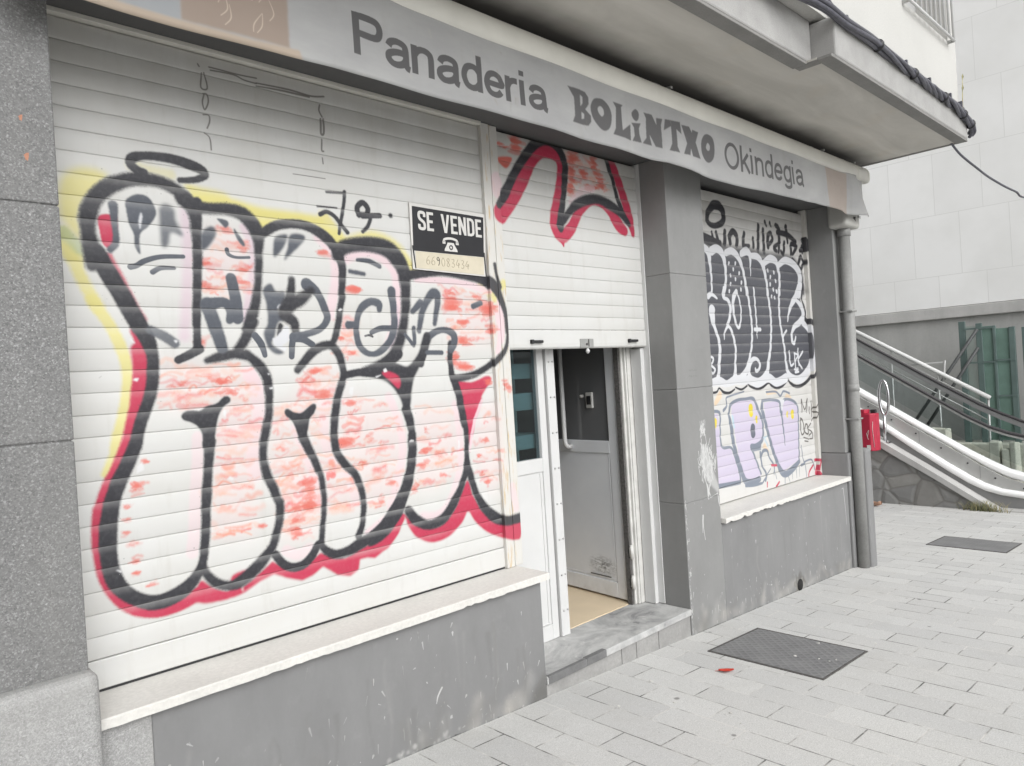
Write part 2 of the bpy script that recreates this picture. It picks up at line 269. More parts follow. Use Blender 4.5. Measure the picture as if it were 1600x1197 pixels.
TRACE = """L S y 12 1 1|751,1252,20,765,1227,20,804,1164,20,835,1086,21,851,1021,21,853,960,21,844,900,21,828,827,21,809,773,20,798,726,20,794,703,18,780,674,18,764,638,18
L S y 16 1 1|680,1484,21,689,1435,21,712,1359,21,738,1293,21,770,1226,22
L P y 25 0.85 1|668,1621,694,1691,752,1719,826,1707,810,1659,756,1610,729,1547,733,1453,690,1505,670,1540
L S v 17 0.75 1|676,1482,24,700,1451,24,725,1427,25
L S y 14 0.8 1|670,1437,21,694,1402,21,720,1389,21
L S y 19 0.5 1|914,1752,23,965,1740,23,1041,1736,24
L P y 19 1 1|1095,1711,1160,1703,1260,1692,1258,1649,1147,1627,1117,1673
L P y 19 1 1|1116,1673,1275,1677,1346,1664,1418,1655,1563,1654,1679,1644,1713,1605,1786,1569,1817,1533,1754,1499,1710,1562,1610,1609,1510,1607,1451,1588,1397,1542,1350,1599,1291,1640,1209,1639,1133,1630
L S y 21 1 1|1691,1645,30,1750,1572,31,1766,1521,31
L S y 26 1 1|1814,1549,28,1933,1583,29,2017,1566,30,2087,1523,31,2141,1447,31
L S y 29 0.6 1|2157,1454,28,2300,1476,29,2467,1473,30,2552,1445,31
L S y 20 1 1|2602,1394,31,2654,1362,32,2670,1329,32
L S y 16 1 1|2721,1386,24,2741,1401,24
L S r 15 1 1|886,1143,17,908,1099,26,909,1046,30,902,984,32,890,923,30,873,854,25,854,795,23,837,721,21,854,789,20,828,722,20,792,642,20,763,593,20,741,536,20,732,492,21,728,444,21,732,516,21,725,461,21,722,398,21,728,329,21,739,266,21,773,198,22,820,148,22,876,121,23,935,114,23,1005,128,24,1050,149,20
L P r 8 1 1|869,1086,924,1081,919,922,889,836,851,739,835,740,868,859,876,968
L P r 8 1 1|1065,190,1030,150,927,104,875,106,945,93,1004,100,1044,110,1083,98,1166,95,1232,105,1294,137,1226,110,1229,152,1284,191,1188,183,1169,128,1107,156
L P r 6 1 0|1223,128,1287,160,1354,202,1412,162,1488,146,1572,192,1612,174,1689,144,1773,169,1889,200,1964,245,2010,288,2020,261,1978,198,1915,145,1878,128,1842,111,1798,123,1764,123,1755,77,1710,59,1647,78,1607,110,1580,130,1530,104,1480,93,1418,117,1359,148,1294,132,1226,106
L P r 10 1 1|1829,194,1907,214,1976,273,2014,285,2049,255,2136,202,2230,191,2325,258,2416,387,2448,310,2503,222,2587,154,2669,129,2765,126,2752,34,2717,26,2671,36,2581,74,2511,114,2446,178,2411,227,2360,174,2273,126,2168,118,2079,163,2038,220,2016,269,1986,211,1924,146,1867,141,1826,153
L P r 9 1 1|2363,901,2483,884,2597,913,2621,884,2542,798,2498,718,2475,611,2425,616,2407,752,2373,846
L P r 11 1 1|2412,812,2547,804,2513,720,2472,644,2447,560,2434,614,2424,746
L S p 11 0.9 1|2550,784,9,2498,701,9,2470,624,9,2445,534,9
L P r 5 1 1|790,1553,849,1556,845,1482,828,1439,801,1448,790,1496
L S r 17 0.8 1|811,1405,19,844,1332,19,881,1241,20,910,1183,20
L S l 36 0.8 1|1091,1598,21,1094,1463,21,1082,1308,21,1061,1123,21
L S l 18 0.8 1|1321,1566,18,1353,1495,18,1351,1407,18,1325,1275,18,1306,1192,18
L S p 25 0.8 1|1658,1558,25,1726,1478,25,1728,1360,25,1686,1216,25
L S p 26 0.85 1|1789,1471,25,1872,1507,25,1968,1496,26,2050,1429,27,2056,1320,27,2040,1197,27,1995,1088,26
L S l 17 0.9 1|2044,1258,13,2038,1167,13,2002,1088,13
L S p 19 0.9 1|2176,1399,17,2335,1401,18,2503,1389,19,2635,1362,20
L S p 16 0.55 1|1087,735,24,1081,637,24,1065,517,24,1054,396,24,1053,381,24,1040,302,24
L S p 22 0.6 1|1308,956,31,1334,876,31,1338,798,31,1314,713,31,1300,628,31,1304,562,31
L S p 19 0.6 1|1489,732,21,1531,628,21,1568,504,22,1570,389,22
L S p 20 0.5 1|1650,867,25,1625,729,24,1643,615,25,1731,505,25,1762,405,26
L S p 22 0.7 1|1973,838,22,2018,720,22,2033,592,22,1991,445,22,1946,327,22
L S p 25 0.7 1|2367,776,22,2388,619,22,2375,457,22,2304,306,22,2218,244,21,2124,254,21
L S p 19 0.6 1|1417,233,23,1473,203,23,1523,220,24
L S p 21 0.8 1|1822,227,26,1912,269,27
L S p 16 0.7 1|1306,974,28,1339,914,28
L S p 20 0.9 1|2678,1241,17,2692,1133,17,2669,1036,17
L S p 16 0.9 1|2705,1309,24,2715,1206,24,2697,1103,24
L S p 24 0.6 1|2713,311,24,2732,197,24
L R o 22 1 1|1153,1549,1277,1561,1334,1484,1351,1398,1320,1275,1249,1272,1172,1266,1138,1310
L R o 60 2 1|968,1044,1144,1012,1288,1013,1328,939,1316,670,1156,687,1194,836,1221,886,1042,842,969,847
L R o 45 3 1|1158,762,1316,782,1294,310,1123,343,1135,589
L R o 70 4 1|1399,815,1539,892,1663,899,1676,865,1654,773,1647,680,1591,686,1551,767,1448,767,1586,548,1589,367,1423,395,1397,506,1364,642
L R o 30 5 1|1406,501,1585,530,1586,392,1562,276,1466,254,1392,291
L R o 28 6 1|1557,712,1643,690,1658,613,1764,501,1779,335,1620,362,1619,497,1567,642
L R o 55 7 1|1724,863,1966,824,2034,693,2035,541,1960,350,1818,329,1797,496,1697,628
L R o 35 8 1|2098,794,2326,785,2388,619,2374,451,2196,373,2083,402,2127,582
L R o 20 9 1|2549,771,2658,770,2654,388,2588,275,2509,407,2479,577
L R o 50 10 1|2317,1374,2635,1355,2639,1076,2359,1078
L R o 20 11 1|1739,1216,1802,1204,1806,1126,1820,1043,1762,996,1718,1066,1710,1092
L R o 16 12 1|1544,966,1675,999,1719,938,1708,862,1511,873
L S o 6 0.85 1|857,591,13,874,587,13
L S o 6 0.85 1|848,565,15,869,564,15
L S o 6 0.85 1|813,515,9,831,518,9
L S o 6 0.85 1|815,461,8,833,463,8
L S o 6 0.85 1|804,417,8,821,421,8
L S o 6 0.85 1|824,373,11,844,377,11
L S o 6 0.85 1|829,311,12,847,311,12
L S o 6 0.85 1|834,271,10,848,270,10
L S o 6 0.85 1|874,215,11,900,221,11
L S o 6 0.85 1|891,680,9,897,660,9
L S o 7 0.85 1|1004,935,9,1040,938,9,1045,951,9
L S o 8 0.85 1|1163,941,12,1235,952,12
L S o 8 0.85 1|1183,898,14,1247,909,14
L S o 7 0.85 1|1127,1106,19,1130,1083,19
L S o 7 0.85 1|1792,1338,19,1836,1336,19
L S o 7 0.85 1|1736,1113,11
L S o 7 0.85 1|1781,1048,12,1800,1043,12
L S o 7 0.85 1|1560,949,15,1617,975,15
L S o 7 0.85 1|1157,1411,17,1144,1402,17
L S o 7 0.85 1|1143,1331,21,1169,1341,21
L S o 7 0.85 1|1176,1316,17,1142,1310,17
L S o 7 0.85 1|1292,1390,13,1328,1397,13
L S o 7 0.85 1|1307,1344,18,1292,1317,17
L S o 7 0.85 1|1229,1552,15,1263,1551,15
L S o 7 0.85 1|1307,1486,15,1315,1465,15
L S o 10 0.85 1|1806,1339,25,1833,1346,25
L S o 10 0.85 1|1662,1490,18,1692,1470,18
L S o 12 0.85 1|2389,1345,26,2374,1266,26
L S o 12 0.85 1|2398,1248,30,2387,1319,30
L S o 13 0.85 1|2600,1265,31,2646,1273,32
L S o 12 0.85 1|2543,1331,15,2586,1319,16
L S o 12 0.85 1|2445,1203,23,2459,1170,23
L S o 13 0.85 1|2639,1185,20,2644,1137,20
L S o 10 0.85 1|2373,1025,25,2405,986,25,2482,956,25
L S o 10 0.85 1|2438,1127,25,2456,1089,25
L S o 11 0.85 1|2149,567,17,2196,571,18
L S o 11 0.85 1|2136,500,21,2168,509,21
L S o 11 0.85 1|2095,413,15,2081,378,15
L S o 11 0.85 1|2172,670,10,2183,651,10
L S o 12 0.85 1|2550,573,15,2564,575,16
L S o 12 0.85 1|2554,358,14
L S o 12 0.85 1|2508,501,9
L S o 12 0.85 1|2518,403,11
L S o 10 0.85 1|2579,880,16,2625,889,16
L S o 11 0.85 1|2703,886,17,2737,827,17
L S o 8 0.85 1|1619,873,24,1656,871,25
L S o 8 0.85 1|1849,670,16,1853,650,16
L S o 8 0.85 1|1731,658,30,1703,642,30
L S o 8 0.85 1|1755,842,18,1770,817,18
L S o 8 0.85 1|1801,554,11,1823,546,11
L S o 7 0.85 1|1476,392,16,1463,277,16
L S o 8 0.85 1|1535,468,19,1525,388,19
L S o 9 0.85 1|1898,390,11,1890,332,11
L S o 8 0.85 1|1527,492,24,1552,493,24
L S o 7 0.85 1|1322,356,11
L S o 9 0.85 1|1954,432,16
L S b 12 1 1|759,1373,21,761,1437,30,754,1493,25,757,1550,30,779,1605,27,823,1657,29,889,1693,27,945,1705,26,1001,1704,24,1058,1685,25,1103,1646,27,1128,1591,25,1129,1529,19,1131,1467,17,1127,1388,16
L S b 15 0.8 1|754,1572,21,787,1629,22,839,1678,18
L S b 8 1 1|776,1420,31,813,1342,32,851,1269,32,889,1188,32,928,1112,28,941,1054,22,939,983,22,929,921,22,906,856,22,887,810,22,872,758,22,861,719,23,869,745,23,848,693,25,824,646,26,800,599,27,780,549,27,766,494,29,758,439,30,759,455,30,754,391,30,756,323,28,767,264,29,799,210,26,843,173,25,892,150,27,949,152,28,1008,175,27,1054,217,20,1078,269,17,1089,333,18,1096,393,18,1100,454,18,1106,510,20,1116,592,18,1125,665,20,1131,714,23
L P b 5 1 1|1029,820,1042,835,1065,841,1101,837,1129,852,1167,861,1197,885,1217,883,1221,865,1194,845,1173,814,1162,777,1150,722,1147,688,1105,693,1104,745,1088,777,1062,795,1040,804
L S b 7 1 1|1141,1647,17,1132,1497,17,1120,1310,17,1110,1185,17,1110,1152,15,1107,1102,16,1109,1076,17
L S b 5 1 1|1115,1074,18,1073,1052,17,1032,1034,15
L S b 11 1 1|1090,1653,33,1133,1626,26,1195,1625,23,1259,1630,25,1316,1619,30,1358,1583,32,1380,1532,27,1379,1470,18,1375,1408,17,1368,1342,16,1356,1276,20,1338,1210,22,1334,1216,22,1310,1150,23,1334,1183,25,1300,1115,22,1267,1067,20
L S b 10 1 1|1140,1029,12,1193,1043,20,1251,1052,19,1300,1046,22,1299,1049,20,1326,1028,20,1360,992,23,1382,944,21,1384,900,20,1384,860,17,1377,795,17,1359,730,19,1345,666,17,1344,614,17,1354,556,20,1378,495,20,1397,439,18,1400,435,19,1399,378,18,1380,315,18,1358,262,19,1318,218,24,1275,184,26,1229,156,25,1182,144,19,1129,163,19,1090,205,17,1076,245,14
L S b 8 1 1|1400,1547,20,1461,1585,21,1534,1601,20,1609,1597,22,1684,1565,24,1734,1517,24,1762,1457,21,1766,1395,19,1754,1313,16,1759,1302,17,1746,1259,16,1732,1194,16,1713,1130,16,1694,1092,14
L S b 9 1 1|1519,979,16,1546,1007,19,1595,1055,21,1648,1080,20,1690,1079,20,1721,1040,20,1736,993,18,1739,954,17,1726,903,17,1725,910,18,1702,850,19,1687,789,20,1675,724,19,1674,649,19,1689,596,19,1723,549,19,1764,506,18,1788,449,17,1800,385,15,1799,329,14,1801,366,15,1790,286,15,1766,228,19
L S b 7 1 1|1744,948,17,1819,958,18,1896,957,23,1968,995,29,2036,1039,30
L S b 13 1 1|1852,962,21,1934,979,32,1996,1017,30,2044,1077,28,2074,1148,27,2092,1220,23,2100,1260,27,2106,1334,29,2102,1426,37,2069,1491,42,2014,1533,41,1930,1546,36,1847,1539,32,1779,1520,32,1747,1486,29
L S b 10 1 1|2123,1415,24,2217,1429,20,2338,1441,19,2464,1434,21,2595,1421,26,2665,1390,33,2711,1323,23,2742,1241,15,2746,1137,12,2751,1191,10,2745,1104,12,2724,1046,15,2673,1001,19,2601,958,18,2508,922,19,2413,909,19,2364,911,17
L S b 8 1 1|2684,1501,12,2693,1446,12,2712,1385,15
L S b 9 1 1|2364,1084,17,2354,1025,17,2356,966,17,2364,911,21,2393,834,23,2407,752,22,2422,669,21,2417,714,19,2430,628,16,2425,536,15,2421,452,21
L S b 10 1 1|2418,445,21,2375,360,19,2319,285,25,2248,220,26,2159,205,23,2085,242,26,2044,292,25
L P b 8 1 1|1852,962,1935,986,2013,999,2092,979,2160,1044,2200,1133,2249,1127,2212,1044,2161,972,2117,901,2094,800,2079,767,2052,777,2026,844,1964,908,1884,936
L S b 9 1 1|2067,771,27,2084,708,24,2092,656,20,2090,647,24,2087,574,26,2070,490,26,2042,408,28,2008,352,32,1979,309,38,1902,233,37,1830,199,31,1832,206,24,1769,191,27,1713,172,24,1653,168,21,1608,189,19,1582,222,16,1585,272,14,1598,344,13,1605,412,13,1602,482,14,1595,529,14,1586,548,16,1565,605,18,1543,649,20,1526,692,23
L S b 9 1 1|2052,443,27,2023,381,29,1975,313,32,1911,250,31,1832,208,24
L P b 4 1 1|1448,807,1461,819,1489,802,1523,797,1554,817,1581,832,1595,822,1583,792,1561,767,1547,717,1536,696,1506,698,1490,741,1477,769,1454,789
L S b 7 1 1|1369,225,18,1399,183,18,1440,158,18,1489,159,19,1531,186,19,1564,230,17
L S b 11 1 1|2423,471,21,2446,389,21,2474,306,21,2521,232,26,2589,170,30,2661,139,26,2766,140,26
L P r 7 1 1|1941,951,1986,957,2044,925,2031,872,1983,912
L P g 5 1 1|881,1610,900,1636,934,1649,967,1637,985,1599,981,1567,953,1528,925,1498,921,1426,904,1453,903,1496,888,1541
L P w 2 1 1|932,1581,937,1562,926,1517,923,1553
L P g 12 0.9 1|997,1601,1023,1624,1053,1607,1055,1567,1079,1508,1036,1516,1026,1475,1013,1458,998,1464,997,1536
L S g 7 1 1|839,1597,17,842,1521,11,842,1463,12,821,1434,12
L S g 3 1 1|885,1377,11,906,1383,10,935,1402,10,992,1421,9,1074,1428,8
L S g 4 1 1|960,1362,10,990,1379,9,1039,1382,7
L S g 8 0.9 1|942,1147,17,986,1124,19,1024,1096,18
L P g 6 1 1|1149,1523,1182,1554,1203,1550,1206,1524,1178,1480,1149,1461
L P g 4 1 1|1214,1589,1252,1586,1260,1570,1246,1556,1230,1569
L P g 4 1 1|1279,1557,1301,1533,1322,1496,1312,1489,1291,1515
L S g 3 1 1|1247,1469,9,1252,1450,8,1282,1440,6,1336,1444,6
L S g 5 1 1|1255,1354,22,1265,1303,23,1270,1252,25,1271,1196,25
L S g 5 1 1|1150,1232,19,1176,1251,18,1210,1258,17,1244,1247,17
L S g 8 1 1|1154,1248,28,1180,1161,28,1203,1079,24
L S g 6 1 1|1167,1249,25,1224,1257,19,1248,1225,21,1239,1187,16
L P g 6 1 1|1453,1534,1511,1553,1496,1507,1462,1463,1443,1457
L P g 6 1 1|1524,1554,1581,1560,1591,1538,1531,1478,1489,1443,1507,1494
L P g 6 1 1|1386,1313,1421,1342,1444,1311,1483,1309,1475,1256,1448,1235,1471,1191,1444,1178,1428,1126,1413,1090,1462,1055,1427,1048,1395,1075,1378,1134,1397,1174,1398,1250
L P w 2 1 1|1444,1237,1454,1257,1475,1248
L S b 11 1 1|1517,1363,16,1508,1293,23,1492,1248,32,1477,1215,29,1514,1183,23,1522,1142,19
L S b 8 1 1|1445,1130,9,1454,1166,12
L S g 5 1 1|1586,1346,28,1632,1314,20,1660,1257,18,1675,1202,17,1639,1155,15,1564,1130,15,1528,1122,20
L S b 13 1 1|1604,1318,18,1556,1283,28,1510,1257,28
L S g 4 1 1|1510,1118,21,1553,1110,16,1597,1086,14
L S g 3 1 1|1504,1102,15,1495,1037,13
L S g 3 1 1|1340,1126,15,1367,1087,15,1377,1045,11
L P w 1 1 0|1478,1171,1494,1155,1487,1102,1455,1082,1476,1073,1466,1059,1421,1086,1414,1114,1432,1118,1445,1134,1464,1150
L S g 6 1 1|1950,1246,14,1946,1273,20,1904,1281,18,1861,1258,19,1833,1217,15,1820,1161,15,1824,1099,16,1852,1055,16,1897,1039,13,1945,1054,17,1997,1098,17,2026,1162,19,2029,1244,18,2023,1335,23
L S g 4 1 1|1899,1139,11,1948,1157,14,2007,1159,14
L S g 6 1 1|1780,1173,18,1820,1174,14
L S g 8 1 1|1804,1415,10,1878,1407,10
L S g 5 1 1|1849,1470,8,1910,1468,12,1965,1448,12
L S g 8 1 1|2141,1242,15,2190,1284,20
L S g 9 1 1|2172,1149,15,2194,1231,18,2230,1294,20,2273,1334,26,2299,1309,20,2269,1184,13
L S g 6 1 1|2141,1161,12,2140,1087,11
L S g 5 1 1|2087,1130,9,2135,1076,10
L S g 6 1 1|2218,1112,18,2273,1143,17,2328,1152,16,2382,1133,21,2389,1089,21,2363,1052,18
L S b 7 1 1|2218,1122,20,2201,1065,20,2169,992,23
L S g 5 1 1|2212,1041,12,2302,1039,12
L S g 6 1 1|2529,1276,15,2584,1295,14
L S b 6 1 1|950,1730,17,928,1736,17,907,1757,17,916,1780,19,950,1793,16,1007,1799,17,1065,1798,19,1124,1787,21,1168,1772,19,1175,1752,16,1137,1731,13,1080,1721,11
L S b 5 1 1|1712,1761,6,1803,1768,6
L S b 5 1 1|1804,1774,9,1792,1703,9,1774,1637,9,1761,1581,7
L S b 5 1 1|1673,1658,10,1706,1673,10,1743,1657,10,1773,1626,10,1804,1591,11
L S b 5 1 1|1663,1692,5,1759,1696,4
L S b 5 1 1|1871,1677,14,1865,1712,14,1895,1736,14,1921,1712,14,1912,1682,14,1871,1680,14
L S b 5 1 1|1891,1674,13,1986,1687,13
L S b 7 1 1|2047,1694,12,2048,1694,12
L S b 6 1 1|1932,1666,10,1915,1629,10,1886,1602,8
L S k 3 0.8 1|1190,2159,3,1183,2101,3,1208,2102,3,1199,2162,3
L S k 3 0.8 1|1194,2075,3,1185,2042,3,1193,2015,3,1208,2047,3,1206,2078,3,1191,2078,3
L S k 3 0.8 1|1186,1994,3,1208,1996,3,1209,1971,3,1198,1943,3
L S k 3 0.8 1|1187,1922,3,1205,1907,3,1209,1860,3
L S k 3 0.8 1|1176,2190,3,1181,2182,3
L S k 3 0.8 1|1220,2189,3,1271,2189,3,1337,2188,3,1416,2192,3
L S k 3 0.8 1|1225,2178,3,1316,2183,3,1362,2172,3,1414,2170,3
L S k 3 0.8 1|1414,2172,3,1558,2178,4,1663,2174,4,1727,2186,4
L S k 3 0.8 1|1414,2160,3,1528,2167,4,1655,2168,4
L S k 3 0.8 1|1704,2144,4,1698,2118,4,1712,2093,4
L S k 3 0.8 1|1705,2083,5,1701,2020,5,1715,2021,5,1718,2084,5
L S k 3 0.8 1|1704,1992,4,1700,1945,4,1709,1940,4
L S k 3 0.8 1|1701,1910,3,1702,1884,3
L S k 3 0.8 1|1555,1817,2,1608,1818,2,1709,1819,2
L P s 1 1 0|1730,1237,1743,1248,1758,1242,1742,1231
L P s 1 1 0|1905,937,1937,944,1939,940,1912,928
L P s 1 1 0|1949,966,1966,975,1975,956,1954,951
L P s 1 1 0|2073,621,2085,628,2103,623,2101,614,2075,615
L P s 1 1 0|868,964,876,972,891,972,884,957
L P s 1 1 0|772,293,779,297,793,288,789,281,779,290
L P s 1 1 0|1190,561,1201,572,1216,562,1211,552
L P s 1 1 0|864,648,883,669,888,637,862,625
L P s 1 1 0|1387,911,1403,914,1404,905,1389,905
L P s 1 1 0|1189,832,1203,835,1199,798,1190,813
L P s 1 1 0|1382,972,1396,969,1387,961
L P s 1 1 0|2373,594,2382,593,2383,554,2370,555
L P s 1 1 0|1765,894,1787,895,1778,855,1760,868
L P s 1 1 0|864,1112,871,1116,888,1097,878,1099
L P s 1 1 0|1020,1111,1037,1108,1030,1096,1022,1102
L S b 3 0.8 1|1882,1126,4,1903,1119,4
L S b 3 0.8 1|1864,1123,5,1893,1128,5,1904,1120,5
L S k 3 0.4 1|2169,1511,3,2168,1473,3
L S k 2 0.4 1|759,977,1,767,983,1
L S k 2 0.4 1|759,1571,2,764,1566,2
L S k 1 0.3 1|745,1234,1,745,1226,1
L S r 16 1 1|2761,1785,58,2859,1891,59,2944,2010,61,3022,2118,52,3107,2190,52,3198,2206,53,3269,2171,39,3282,2104,31,3263,2006,32,3230,1902,35,3204,1811,40,3207,1749,40,3264,1710,43,3345,1763,38,3412,1853,34,3477,1913,31,3562,1956,29,3656,1951,32,3737,1903,36,3807,1836,48,3870,1798,34
L S r 16 1 1|3751,2262,35,3797,2184,37,3853,2075,37,3899,1971,40,3934,1870,38,3960,1782,18
L S r 9 1 1|3253,1697,31,3268,1651,6
L S o 10 1 1|2921,2227,32,2915,2154,34
L P o 8 1 1|2767,2088,2882,2107,2831,2040
L S o 7 1 1|2762,2168,10,2842,2160,13
L S p 20 0.8 1|2744,1957,47,2748,1905,48
L R o 42 21 1|3322,2237,3685,2254,3702,2095,3748,2020,3507,2014,3364,1963,3360,2129
L S o 10 1 1|3591,2251,23,3602,2154,23,3667,2063,25,3529,2031,13
L S o 10 1 1|3479,2148,28,3494,2091,24
L S o 10 1 1|3392,2218,30,3354,1962,16
L S o 10 1 1|3443,2181,20,3430,2250,20
L S p 11 0.7 1|3360,1918,24,3455,1994,24,3570,2030,25
L S b 10 1 1|2749,1830,24,2802,1889,31,2867,1986,28,2933,2074,28,3008,2158,29,3074,2218,31,3148,2250,26,3221,2251,26,3283,2218,29,3322,2148,26,3316,2065,26,3297,1960,22,3271,1862,26,3252,1778,32,3251,1747,18
L S b 12 1 1|3282,1800,22,3335,1857,25,3418,1918,30,3522,1957,31,3626,1971,30,3731,1950,33,3826,1914,29,3921,1848,20
L S b 9 1 1|3718,2256,21,3743,2182,19,3779,2106,17,3804,2027,18,3840,1950,21,3910,1854,16
W P b 31 0.85 1|4845,1833,5052,1845,5265,1824,5537,1840,5764,1823,6100,1827,6342,1815,6499,1719,6538,1567,6537,1492,6381,1487,6328,1709,5935,1757,5500,1768,5106,1778,4839,1782
W P d 10 1 1|4814,1767,4983,1781,5235,1788,5505,1803,5728,1771,5906,1769,6172,1773,6330,1724,6439,1662,6460,1564,6469,1501,6442,1431,6478,1317,6517,1226,6632,1165,6652,1047,6635,930,6567,823,6432,736,6275,713,6116,750,5923,722,5760,757,5597,737,5431,765,5203,768,4988,778,4806,773,4761,1096,4804,1475,4820,1616
W S b 11 1 1|5040,2114,36,4959,2050,27,4946,1990,25,4997,1960,23,5078,1965,24,5171,2005,30,5186,2076,33,5134,2119,39,5059,2120,38
W S b 11 1 1|4872,1861,35,4953,1843,40,5050,1832,32,5112,1831,26
W S b 11 1 1|5003,1906,14,5009,1848,20
W S b 11 1 1|5065,1911,18,5082,1842,23
W S b 11 1 1|5194,1931,22,5183,1837,26
W S b 11 1 1|5268,1844,23,5261,1897,26,5319,1943,27,5375,1908,26,5366,1839,24
W S b 12 1 1|5495,1946,20,5472,1848,24,5566,1849,16
W S b 12 1 1|5638,1918,18,5637,1848,20
W S b 12 1 1|5739,2033,22,5713,1826,24
W S b 12 1 1|5817,2006,21,5815,1820,25
W S b 13 1 1|5889,1869,25,5897,1956,25,5950,1990,21,5973,1934,21,5890,1880,19
W S b 13 1 1|5859,2078,17,5879,2048,17
W S b 13 1 1|5946,2076,17,5961,2052,15
W S b 13 1 1|6053,2065,24,6107,2027,27,6078,1840,19
W S b 13 1 1|6241,2070,27,6256,1937,17
W S b 13 1 1|6069,2008,22,6252,2004,27,6412,1959,23
W S b 13 1 1|6113,1924,15,5996,1870,21,6039,1845,19
W S b 13 1 1|6193,1931,20,6164,1832,22,6119,1851,15
W S b 14 1 1|6407,1923,23,6324,1927,23,6313,1843,22
W S b 14 1 1|6431,1914,21,6346,1842,18
W S b 14 1 1|6555,1978,30,6588,1927,42,6486,1880,18
W S b 14 1 1|6535,1922,23,6533,1866,16
W S b 14 1 1|6497,1831,21,6450,1762,21,6485,1718,18,6545,1776,19,6505,1831,21
W S b 9 1 1|6511,1580,10,6470,1448,12,6518,1357,16,6523,1264,23,6640,1219,30,6729,1141,36,6736,1023,34,6709,913,26,6637,813,18,6537,739,17,6390,685,17,6254,676,16,6143,711,13,6098,736,11,5997,696,15,5902,683,15,5799,706,12,5749,730,10,5635,696,12,5534,695,12,5439,717,10,5407,739,8
W S b 4 1 1|4851,697,10,4929,699,9,4969,726,7,5028,693,11,5115,682,11,5196,707,7
W S b 5 1 1|5210,720,7,5301,699,9,5392,724,8
W S b 7 1 1|6338,1785,28,6461,1694,18,6509,1604,10,6506,1497,9
W S w 6 1 1|4835,1801,26,4858,1790,26,4931,1751,31,4950,1656,18,4957,1560,13,4951,1433,12
W S w 6 1 1|4980,1762,36,5057,1787,33,5129,1760,33,5165,1690,23,5172,1605,17,5158,1518,17,5123,1439,18
W S w 7 1 1|5194,1765,28,5287,1786,30,5375,1745,29,5433,1667,19,5463,1573,18,5482,1453,16
W S w 7 1 1|5433,1777,29,5519,1804,35,5571,1773,25,5568,1697,12,5564,1606,5
W S w 7 1 1|5599,1772,25,5699,1769,30,5779,1711,29,5812,1620,21,5831,1535,17,5829,1466,16
W S w 7 1 1|5795,1722,26,5906,1769,35,6012,1755,32,6050,1692,24,6064,1619,19,6045,1474,17
W S w 8 1 1|6071,1730,27,6189,1775,33,6334,1754,37,6443,1693,40,6457,1602,41,6415,1488,40
W S w 8 1 1|6423,1545,40,6363,1474,34,6270,1404,28,6202,1327,17,6166,1245,8
W S w 8 1 1|6357,1433,20,6452,1378,29,6475,1294,32,6398,1240,32,6292,1201,25,6234,1141,20,6233,1074,20,6272,1055,17,6305,1111,10
W S w 8 1 1|6466,1233,29,6579,1164,29,6619,1071,29,6611,947,33,6531,825,38,6381,746,41,6262,736,37,6136,778,31,6092,868,20,6086,942,16,6073,1031,16,6053,1119,16,6028,1221,16,6020,1345,16,6045,1529,15
W S w 8 1 1|6069,1119,13,6131,1163,13
W S w 7 1 1|5836,1520,16,5845,1413,16,5861,1306,16,5859,1198,16,5841,1090,16,5812,984,19,5770,892,23,5738,815,29,5628,756,32,5542,753,30,5448,791,27,5445,874,24,5507,927,22,5578,932,15,5624,896,15,5604,848,15,5559,835,15,5543,857,10
W S w 7 1 1|5489,1505,15,5508,1381,15,5524,1285,15,5530,1196,15,5521,1092,15,5496,1010,15,5451,921,17,5400,848,27,5298,784,33,5206,788,33
W S w 6 1 1|5219,794,28,5233,907,15,5251,1000,15,5236,1094,15,5199,1167,15,5151,1193,13,5101,1147,11,5088,1094,5
W S w 6 1 1|5129,1489,16,5108,1419,14,5175,1398,17,5208,1346,19,5193,1273,17,5152,1206,18
W S w 7 1 1|5315,1470,21,5262,1414,23,5251,1327,17,5273,1234,15,5313,1184,14,5352,1228,11,5371,1330,10,5348,1417,10,5321,1467,14
W S w 7 1 1|5601,1510,12,5605,1370,12,5612,1196,11,5607,1099,4
W S w 7 1 1|5573,1172,16,5666,1172,16
W S w 6 1 1|4892,1415,22,4943,1436,18,5015,1405,9
W S w 6 1 1|4934,1313,44,4938,1243,32,4961,1179,18,5007,1095,18,5014,997,20,4990,901,20,4967,811,22,4889,769,22,4804,761,26
W S w 7 1 1|4853,771,26,4976,778,36,5085,754,27,5204,775,35,5321,756,24,5432,772,37,5567,728,30,5747,772,39,5892,727,37,6069,759,41
W S w 4 1 1|4864,968,10,4911,954,10,4894,916,10,4857,911,9
W S w 4 1 1|4869,904,10,4925,870,11,4897,839,10,4863,860,8
W S w 4 1 1|6164,985,11,6172,866,12,6231,875,10
W S w 4 1 1|6260,968,10,6263,841,10
W S w 4 1 1|6260,965,10,6324,948,10,6271,901,10
W S w 5 1 1|6332,1005,10,6333,861,10
W S w 5 1 1|6431,981,10,6326,899,10,6396,829,10
W S w 4 1 1|6244,826,10,6317,830,10,6251,800,10,6318,803,10
W S w 5 1 0|5230,1690,12,5228,1678,10
W S w 5 1 0|5329,1697,12,5328,1684,10
W S w 5 1 0|5290,1647,12,5288,1635,10
W S w 5 1 0|5245,1597,12,5243,1585,10
W S w 5 1 0|5380,1622,12,5379,1610,11
W S w 5 1 0|5314,1571,12,5312,1559,10
W S w 5 1 0|5237,1530,12,5235,1518,10
W S w 5 1 0|5405,1549,13,5403,1536,11
W S w 5 1 0|5391,1494,12,5390,1481,11
W S w 5 1 0|5210,1473,12,5209,1461,10
W S w 5 1 0|5863,1672,14,5862,1659,11
W S w 5 1 0|5969,1663,14,5967,1650,12
W S w 5 1 0|5902,1620,14,5900,1607,12
W S w 5 1 0|5991,1592,14,5989,1579,12
